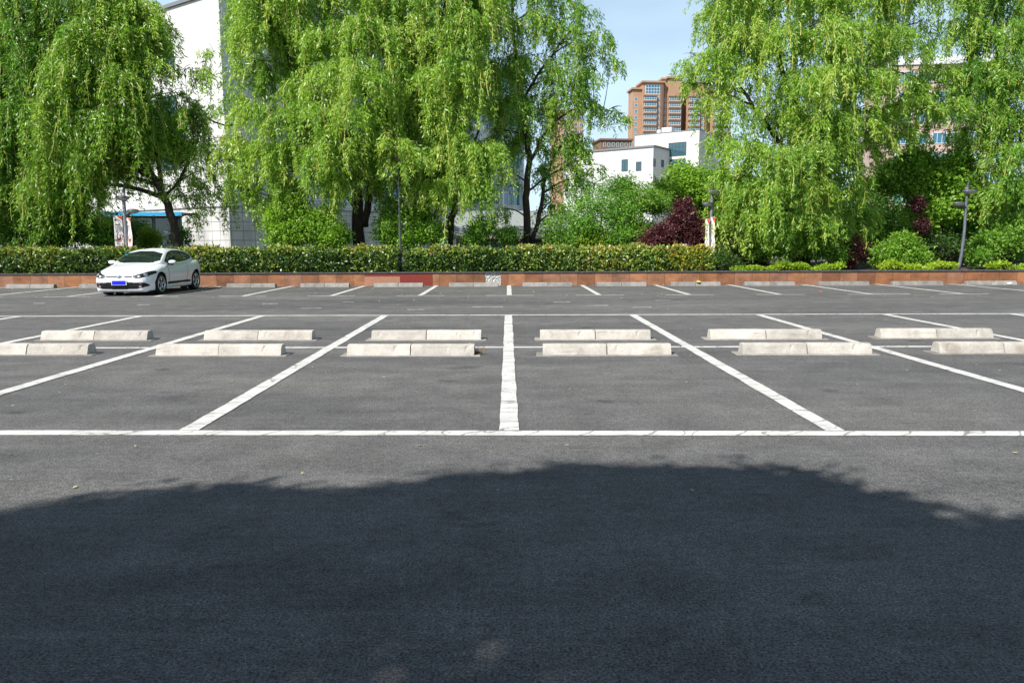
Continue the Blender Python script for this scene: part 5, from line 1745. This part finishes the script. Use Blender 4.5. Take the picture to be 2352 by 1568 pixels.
    for sgn in (-1, 1):
        vf = vent & (np.sign(C[:, 0]) == sgn)
        vv = np_mesh('bumper_vent', VN, F[vf], M['black_plastic'], root)
        for (lx, lz, r_, m_, nm) in ((.60, .285, .040, 'alloy', 'fog_light'), (.62, .375, .012, 'amber', 'indicator')):
            dd = np.hypot(ax - lx, z - lz) + (np.sign(C[:, 0]) != sgn) * 9 + (s > .5) * 9
            i0 = int(np.argmin(dd))
            p, nn = Vector(C[i0]), Vector(Nn[i0])
            e = nn.cross(Vector((0, 0, 1))).normalized()
            g2 = nn.cross(e)
            mbq = MB()
            sx_ = 3.0 if nm == 'indicator' else 1.0
            mbq.add([p + nn * .012] + [p + (e * math.cos(t) * sx_ + g2 * math.sin(t)) * r_ + nn * .004 for t in [k / 16 * 6.2832 for k in range(16)]], [(0, 1 + k, 1 + (k + 1) % 16) for k in range(16)])
            mbq.build(nm, M[m_], vv, True)
        tf_ = tail & (np.sign(C[:, 0]) == sgn)
        if tf_.any():
            np_mesh('tail_light', VN, F[tf_], M['red_lens'], root)
    # door seams on both flanks
    for sgn in (-1, 1):
        for s0_, s1_ in ((1.40, 1.36), (2.72, 2.86)):
            pts = []
            for t_ in np.linspace(0, 1, 12):
                zz_ = .36 + .57 * t_
                dd = np.hypot(s - (s0_ + (s1_ - s0_) * t_), z - zz_) + (np.sign(C[:, 0]) != sgn) * 9 + (ax < .6) * 9
                q_ = int(np.argmin(dd))
                pts.append(Vector(C[q_]))
            MB().tube(pts, [.006] * 12, 5).build('door_seam', M['black_plastic'], root, True)
    # chrome blades on the grille and the round emblem
    mb = MB()
    for zz_ in (.558, .612):
        pts = []
        for xx in np.linspace(-.46, .46, 25):
            dd = np.hypot(C[:, 0] - xx, z - zz_) + (s > .5) * 9 + (Nn[:, 1] > -.02) * 9
            pts.append(Vector(C[int(np.argmin(dd))]) + Vector((0, -.008, 0)))
        mb.tube(pts, [.0065] * 25, 6)
    dd = np.hypot(C[:, 0], z - .588) + (s > .5) * 9
    p = Vector(C[int(np.argmin(dd))])
    gr = mb.build('chrome_blade', M['chrome'], root, True)
    mb = MB()
    mb.lathe([(.0005, -.028), (.045, -.026), (.058, -.018), (.06, .0)], 24, 'x')
    mb.v = [(y, x - .012, zz_) for x, y, zz_ in mb.v]
    mb.v = [(x + p.x, y + p.y, zz_ + p.z) for x, y, zz_ in mb.v]
    mb.build('emblem', M['chrome'], root, True)
    # number plate
    pl = MB().box(-.225, .225, -2.158, -2.132, .335, .48).build('number_plate', M['plate_white'], root)
    MB().box(-.205, .205, -2.1615, -2.1582, .347, .468).build('plate_field', M['plate_blue'], pl)
    # ---- greenhouse
    sg = np.linspace(1.0, 4.16, 420)
    Wg = smooth_keys([(1.0, .66), (1.2, .76), (1.5, .80), (2.0, .815), (2.8, .80), (3.3, .775), (3.7, .71), (4.0, .60), (4.16, .50)], sg)
    zr = smooth_keys([(1.0, .925), (1.15, .985), (1.5, 1.165), (1.85, 1.315), (2.1, 1.372), (2.5, 1.402), (2.9, 1.392), (3.3, 1.335), (3.7, 1.215), (3.95, 1.10), (4.16, .985)], sg)
    zbs = np.interp(sg, sk, ztp) - .035
    NG = 130
    rows = []
    for i in range(len(sg)):
        Wi, zb_, h = Wg[i], zbs[i], max(zr[i] - zbs[i], .02)
        P = np.array([(Wi, zb_), (Wi - .10 * h, zb_ + .22 * h), (Wi - .26 * h, zb_ + .5 * h), (Wi - .44 * h, zb_ + .76 * h), (Wi - .60 * h, zb_ + .91 * h), (Wi - .82 * h, zb_ + .975 * h), (max(Wi - 1.15 * h, .22), zb_ + 1.0 * h), (.14, zb_ + 1.0 * h + .012), (0, zb_ + h + .014)])
        rows.append(catmull(P, NG))
    G = np.array(rows)
    half = np.stack([G[:, :, 0], np.repeat(sg[:, None], NG, 1) - LEN / 2, G[:, :, 1]], 2)
    other = half[:, ::-1].copy()
    other[:, :, 0] *= -1
    full = np.concatenate([half, other[:, 1:]], 1)
    nf = full.shape[1]
    V = full.reshape(-1, 3)
    idx = np.arange(len(sg) * nf).reshape(len(sg), nf)
    F = np.stack([idx[:-1, :-1], idx[1:, :-1], idx[1:, 1:], idx[:-1, 1:]], 2).reshape(-1, 4)
    C = V[F].mean(1)
    Nn = unit(np.cross(V[F[:, 2]] - V[F[:, 0]], V[F[:, 3]] - V[F[:, 1]]))
    if Nn[:, 2].mean() < 0:
        F = F[:, ::-1]
        Nn = -Nn
    s = C[:, 1] + LEN / 2
    ax = np.abs(C[:, 0])
    z = C[:, 2]
    wind = (s < 1.93) & (s > 1.1) & inpoly(ax, z, rounded([(-1, .965), (.725, .965), (.535, 1.325), (-1, 1.335)], 1)) & (Nn[:, 1] < -.25)
    sidep = rounded([(1.42, .985), (1.72, 1.15), (2.02, 1.27), (2.35, 1.325), (2.8, 1.325), (3.2, 1.28), (3.52, 1.17), (3.42, 1.105), (2.9, 1.03), (2.2, .99)], 1)
    frame_p = rounded([(1.33, .965), (1.68, 1.165), (2.0, 1.292), (2.35, 1.35), (2.82, 1.35), (3.24, 1.302), (3.62, 1.17), (3.5, 1.085), (2.9, 1.005), (2.2, .965)], 1)
    side = inpoly(s, z, sidep) & (ax > .45) & (np.abs(Nn[:, 0]) > .35) & ~wind
    frm = inpoly(s, z, frame_p) & (ax > .45) & (np.abs(Nn[:, 0]) > .3) & ~side & ~wind
    pillar_b = side & (np.abs(s - (2.78 + (z - 1.1) * .25)) < .02)
    side &= ~pillar_b
    frm |= pillar_b
    rear = (s > 3.35) & (s < 4.08) & (ax < .52 - (s - 3.35) * .05) & (Nn[:, 2] > .3)
    np_mesh('roof', V, F[~(wind | side | frm | rear)], M['car_white'], root)
    np_mesh('windscreen', V, F[wind], M['car_glass'], root)
    np_mesh('rear_window', V, F[rear], M['car_glass'], root)
    for sgn in (-1, 1):
        sw_ = np_mesh('side_window', V, F[side & (np.sign(C[:, 0]) == sgn)], M['car_glass'], root)
        np_mesh('window_frame', V, F[frm & (np.sign(C[:, 0]) == sgn)], M['black_plastic'], sw_)
    # stickers at the top corner of the windscreen
    mb = MB()
    for xx, zz_ in ((-.50, 1.27), (-.55, 1.215)):
        dd = np.hypot(C[:, 0] - xx, z - zz_) + (s > 1.95) * 9
        p, nn = Vector(C[int(np.argmin(dd))]), Vector(Nn[int(np.argmin(dd))])
        e = nn.cross(Vector((0, 0, 1))).normalized()
        g2 = nn.cross(e)
        mb.add([p + nn * .003 + e * a_ + g2 * b_ for a_, b_ in ((-.05, -.022), (.05, -.022), (.05, .022), (-.05, .022))], [(0, 1, 2, 3)])
    mb.build('sticker', M['cyan'], root)
    # wiper line at the foot of the screen
    mb = MB()
    for (xa, xb) in ((-.62, -.02), (-.02, .55)):
        pts = []
        for xx in np.linspace(xa, xb, 8):
            dd = np.hypot(C[:, 0] - xx, z - .978) + (s > 1.6) * 9
            q_ = int(np.argmin(dd))
            pts.append(Vector(C[q_]) + Vector(Nn[q_]) * .015)
        mb.tube(pts, [.008] * 8, 6)
    mb.build('wiper', M['black_plastic'], root)
    # door seam, handle
    for sgn in (-1, 1):
        mb = MB()
        mb.tube([(sgn * .872, 2.52 - LEN / 2 + k * .06, .80 + .003 * k) for k in range(4)], [.012, .017, .017, .012], 8)
        mb.build('door_handle', M['car_white'], root, True)
        # mirror
        mb = MB()
        cx, cy, cz = sgn * .955, 1.50 - LEN / 2, .985
        mb.lathe([(.001, -.115), (.045, -.105), (.068, -.065), (.074, 0), (.068, .065), (.045, .105), (.001, .115)], 18, 'x')
        mb.v = [(x * 1.0 + cx, y * .75 + cy, zz_ * .85 + cz) for x, y, zz_ in mb.v]
        mr = mb.build('mirror', M['car_white'], root, True)
        mb = MB()
        mb.tube([(sgn * .80, cy + .03, .935), (sgn * .88, cy + .02, .925), (sgn * .96, cy, .925)], [.03, .03, .045], 8)
        mb.build('mirror_arm', M['black_plastic'], mr, True)
    # wheel wells and underside
    for sw in (.86, 3.44):
        for sgn in (-1, 1):
            mb = MB()
            vs, fs = [], []
            for k in range(21):
                t = math.radians(-25 + 230 * k / 20)
                for xx in (.45, .855):
                    vs.append((sgn * xx, sw - LEN / 2 + .38 * math.cos(t), .33 + .38 * math.sin(t)))
            for k in range(20):
                fs.append((2 * k, 2 * k + 1, 2 * k + 3, 2 * k + 2))
            mb.add(vs, fs)
            mb.add([(sgn * .45, sw - LEN / 2 + .38 * math.cos(t), .33 + .38 * math.sin(t)) for t in [k / 20 * 6.2832 for k in range(20)]], [tuple(range(20))])
            mb.build('wheel_well', M['black_plastic'], root)
    
    # wheels
    for sw in (.86, 3.44):
        for sgn in (-1, 1):
            hub = (sgn * .775, sw - LEN / 2, .325)
            mb = MB()
            mb.lathe([(.235, -.10), (.30, -.108), (.318, -.09), (.325, -.05), (.325, .05), (.318, .09), (.30, .108), (.235, .10)], 40, 'x', hub)
            ty = mb.build('wheel', M['rubber'], root, True)
            mb = MB()
            mb.lathe([(.001, sgn * .04), (.21, sgn * .035), (.236, sgn * .0), (.236, -sgn * .09)], 30, 'x', hub)
            mb.build('brake_disc', M['black_plastic'], ty, True)
            mb = MB()
            mb.lathe([(.232, sgn * .055), (.245, sgn * .105), (.222, sgn * .108), (.205, sgn * .08), (.215, sgn * .045)], 40, 'x', hub)
            for k in range(5):
                for off_ in (-.16, .16):
                    t = 2 * math.pi * k / 5 + .3
                    a_, c_ = t + off_ * .35, t + off_
                    mb.tube([(hub[0] + sgn * .085, hub[1] + .04 * math.cos(a_), hub[2] + .04 * math.sin(a_)), (hub[0] + sgn * .092, hub[1] + .14 * math.cos(t + off_ * .8), hub[2] + .14 * math.sin(t + off_ * .8)), (hub[0] + sgn * .088, hub[1] + .225 * math.cos(c_), hub[2] + .225 * math.sin(c_))], [.020, .016, .02], 7)
            mb.lathe([(.001, sgn * .10), (.045, sgn * .098), (.06, sgn * .075)], 18, 'x', hub)
            mb.build('rim', M['alloy'], ty, True)
    return root


car()

# ------------------------------------------------------------------ litter and small things
rs = np.random.RandomState(91)
n = 900
x = rs.uniform(-22, 22, n)
yb = rs.uniform(0, 1, n)
y = WALL - SKEW * x - np.where(rs.uniform(size=n) < .6, rs.exponential(.35, n), yb * 7.5) - .04
y2 = rs.uniform(4.5, 20, 160)
x2 = rs.uniform(-1, 1, 160) * (y2 * .7)
pos = np.stack([np.concatenate([x, x2]), np.concatenate([y, y2]), np.full(n + 160, .014)], 1)
d = rs.normal(size=pos.shape) * np.array([1, 1, .12])
L = rs.uniform(.035, .085, n + 160)
L[n:] *= .55
V = leaves(pos, d, L, L * .5, rs.normal(size=pos.shape) * .2 + np.array([0, 0, 1]))
tag(quads_np('fallen_leaves', V, rs.uniform(0, 1, n + 160), M['fallen']), 'scattered dry yellow leaves on the asphalt along the wall', 'leaves', kind='stuff')
# a yellow leaf curled on a wheel stop
g = at(1601.5, 652.5, 27.3)
mb = MB()
vs, fs = [], []
for i in range(7):
    t = i / 6
    wv = .055 * math.sin(math.pi * (t * .96 + .02))
    for k in (-1, 0, 1):
        vs.append((-.10 + .2 * t, k * wv, .03 * abs(k) + .02 * math.sin(math.pi * t) + (.004 if k == 0 else 0)))
for i in range(6):
    for k in range(2):
        fs.append((3 * i + k, 3 * i + 3 + k, 3 * i + 4 + k, 3 * i + 1 + k))
mb.add(vs, fs)
lf = mb.build('curled_leaf', mat('yellow_leaf', (.55, .46, .10), .6), None, True)
st = stops_w[2]
lf.location = (g.x, st.location.y - .085, .118)
lf.rotation_euler = (.5, 0, .2)
tag(lf, 'curled yellow leaf lying on a grey wheel stop below the purple bush', 'leaf')
# crumpled paper on the last stop
st = stops_w[6]
me = bpy.data.meshes.new('paper_scrap')
rr_ = random.Random(5)
mb = MB()
vs, fs = [], []
for j in range(7):
    for k in range(10):
        t, ph = 2 * math.pi * k / 10, math.pi * (j + .5) / 7
        q_ = .055 * rr_.uniform(.7, 1.25)
        vs.append((q_ * 1.5 * math.sin(ph) * math.cos(t), q_ * math.sin(ph) * math.sin(t), q_ * .8 * math.cos(ph)))
for j in range(6):
    for k in range(10):
        fs.append((j * 10 + k, j * 10 + (k + 1) % 10, j * 10 + 10 + (k + 1) % 10, j * 10 + 10 + k))
fs += [tuple(range(10)), tuple(range(69, 59, -1))]
mb.add(vs, fs)
pc = mb.build('paper_scrap', M['paper'])
pc.location = (at(2306, 655, 27.1).x, st.location.y - .16, .045)
tag(pc, 'crumpled white paper against the rightmost wheel stop at the wall', 'litter')
g = ground_at(1885, 671)
pr = MB()
pr.add([(-.06, -.03, .012), (.05, -.04, .02), (.06, .03, .014), (.0, .05, .035), (-.05, .03, .012)], [(0, 1, 3), (1, 2, 3), (0, 3, 4)])
r_ = pr.build('red_wrapper', mat('red_wrapper', (.6, .05, .06), .5))
r_.location = (g.x, g.y, .003)
tag(r_, 'tiny red wrapper on the asphalt near the right wall bays', 'litter')
# dry weeds at the end of a near stop
g = ground_at(1096, 817)
mb = MB()
rd = random.Random(8)
for k in range(60):
    a_ = rd.uniform(0, 6.28)
    ln_ = rd.uniform(.05, .17)
    b0 = Vector((rd.uniform(-.05, .05), rd.uniform(-.05, .05), 0.0))
    e = b0 + Vector((math.cos(a_) * ln_ * .8, math.sin(a_) * ln_ * .8, ln_ * rd.uniform(.2, .8)))
    mb.tube([b0, (b0 + e) / 2 + Vector((0, 0, .02)), e], [.003, .0025, .001], 4, False)
dw = mb.build('dry_weed', M['dry'])
dw.location = (g.x, g.y + .12, .004)
tag(dw, 'tuft of dry brown weeds at the right end of a pale wheel stop', 'weed')
g = ground_at(1690, 748)

# ------------------------------------------------------------------ the tree whose shade falls on the foreground, and two added to block sky light
edge = [(-260, 1230), (-120, 1215), (0, 1195), (100, 1160), (250, 1137), (400, 1118), (560, 1116), (640, 1132), (830, 1115), (960, 1100), (1040, 1092), (1130, 1079), (1300, 1076), (1480, 1082), (1560, 1088), (1640, 1078),
        (1710, 1092), (1770, 1140), (1900, 1146), (2050, 1163), (2150, 1200), (2280, 1240), (2400, 1275), (2520, 1330), (2700, 1400)]
bl_ = []
rd = random.Random(3)
for i, (px, py) in enumerate(edge):
    for rep in range(2):
        gg = ground_at(px + rd.uniform(-25, 25), py)
        r_ = rd.uniform(.5, .7) if rep == 0 else rd.uniform(.8, 1.0)
        h_ = 8.0 + 1.2 * math.sin(i * .7) + rd.uniform(-.5, .5)
        gg = gg - Vector((0, r_ * 1.27 + (.16 if rep else rd.uniform(-.06, .14)), 0))
        bl_.append((gg + SUN * (h_ / SUN.z), (r_, r_, r_ * .85), r_ * r_ * (7.0 if rep == 0 else 3.0)))
eg_ = sorted(((ground_at(px, py).x, ground_at(px, py).y) for px, py in edge))
for gx in np.arange(-5.6, 5.7, 1.1):
    for gy in np.arange(-7.0, 3.0, 1.15):
        h_ = 8.4 + 1.6 * rd.uniform(-1, 1)
        gg = Vector((gx + rd.uniform(-.3, .3), gy + rd.uniform(-.3, .3), 0))
        if (gx / 6.2) ** 2 + ((gy + 2.0) / 6.0) ** 2 > 1.05:
            continue
        if gg.y + 1.45 > np.interp(gg.x, [q_[0] for q_ in eg_], [q_[1] for q_ in eg_]):
            continue
        bl_.append((gg + SUN * (h_ / SUN.z), (1.15, 1.15, .9), 1.3))
cen = sum((b_[0] for b_ in bl_), Vector()) / len(bl_)
leafy('shade_tree', 'large round leafy tree behind the viewpoint whose shade covers the front asphalt', 'tree', Vector((cen.x - .3, cen.y - 1.0, 0)), bl_, M['dark'], 260000, .14, None, .5, .62, stems=len(bl_), trunk_r=.24, seed=77, shell=.5, forks=Vector((cen.x - .2, cen.y - .6, 4.6)),
      lumpy=.12, gaps=[(ground_at(1025, 1455), .115), (ground_at(1600, 1472), .11), (ground_at(1330, 1470), .085), (ground_at(45, 1392), .17), (ground_at(715, 1147), .16), (ground_at(1430, 1130), .12), (ground_at(2180, 1200), .2), (ground_at(10, 1275), .12)])

for nm_, x0_, x1_, sd_ in (('left', -17.0, -6.8, 81), ('right', 7.4, 17.0, 82)):  # unseen side trees, added only to keep sky light off the foreground
    bb_ = []
    for gx in np.arange(x0_ + .6, x1_, 1.5):
        for gy in np.arange(-9.0, .4, 1.5):
            mid = (x0_ + x1_) / 2
            if ((gx - mid) / 5.2) ** 2 + ((gy + 4.3) / 4.9) ** 2 > 1.02:
                continue
            bb_.append((Vector((gx, gy, 0)) + SUN * ((8.6 + 1.6 * rd.uniform(-1, 1)) / SUN.z), (1.2, 1.2, 1.0), 1.0))
    c_ = sum((b_[0] for b_ in bb_), Vector()) / len(bb_)
    leafy('shade_tree', 'unseen leafy tree added to block sky light behind the viewpoint to the ' + nm_, 'tree', Vector((c_.x, c_.y, 0)), bb_, M['dark'], 45000, .2, None, .5, .62, stems=len(bb_), trunk_r=.22, seed=sd_, shell=.1, forks=Vector((c_.x, c_.y, 4.6)))
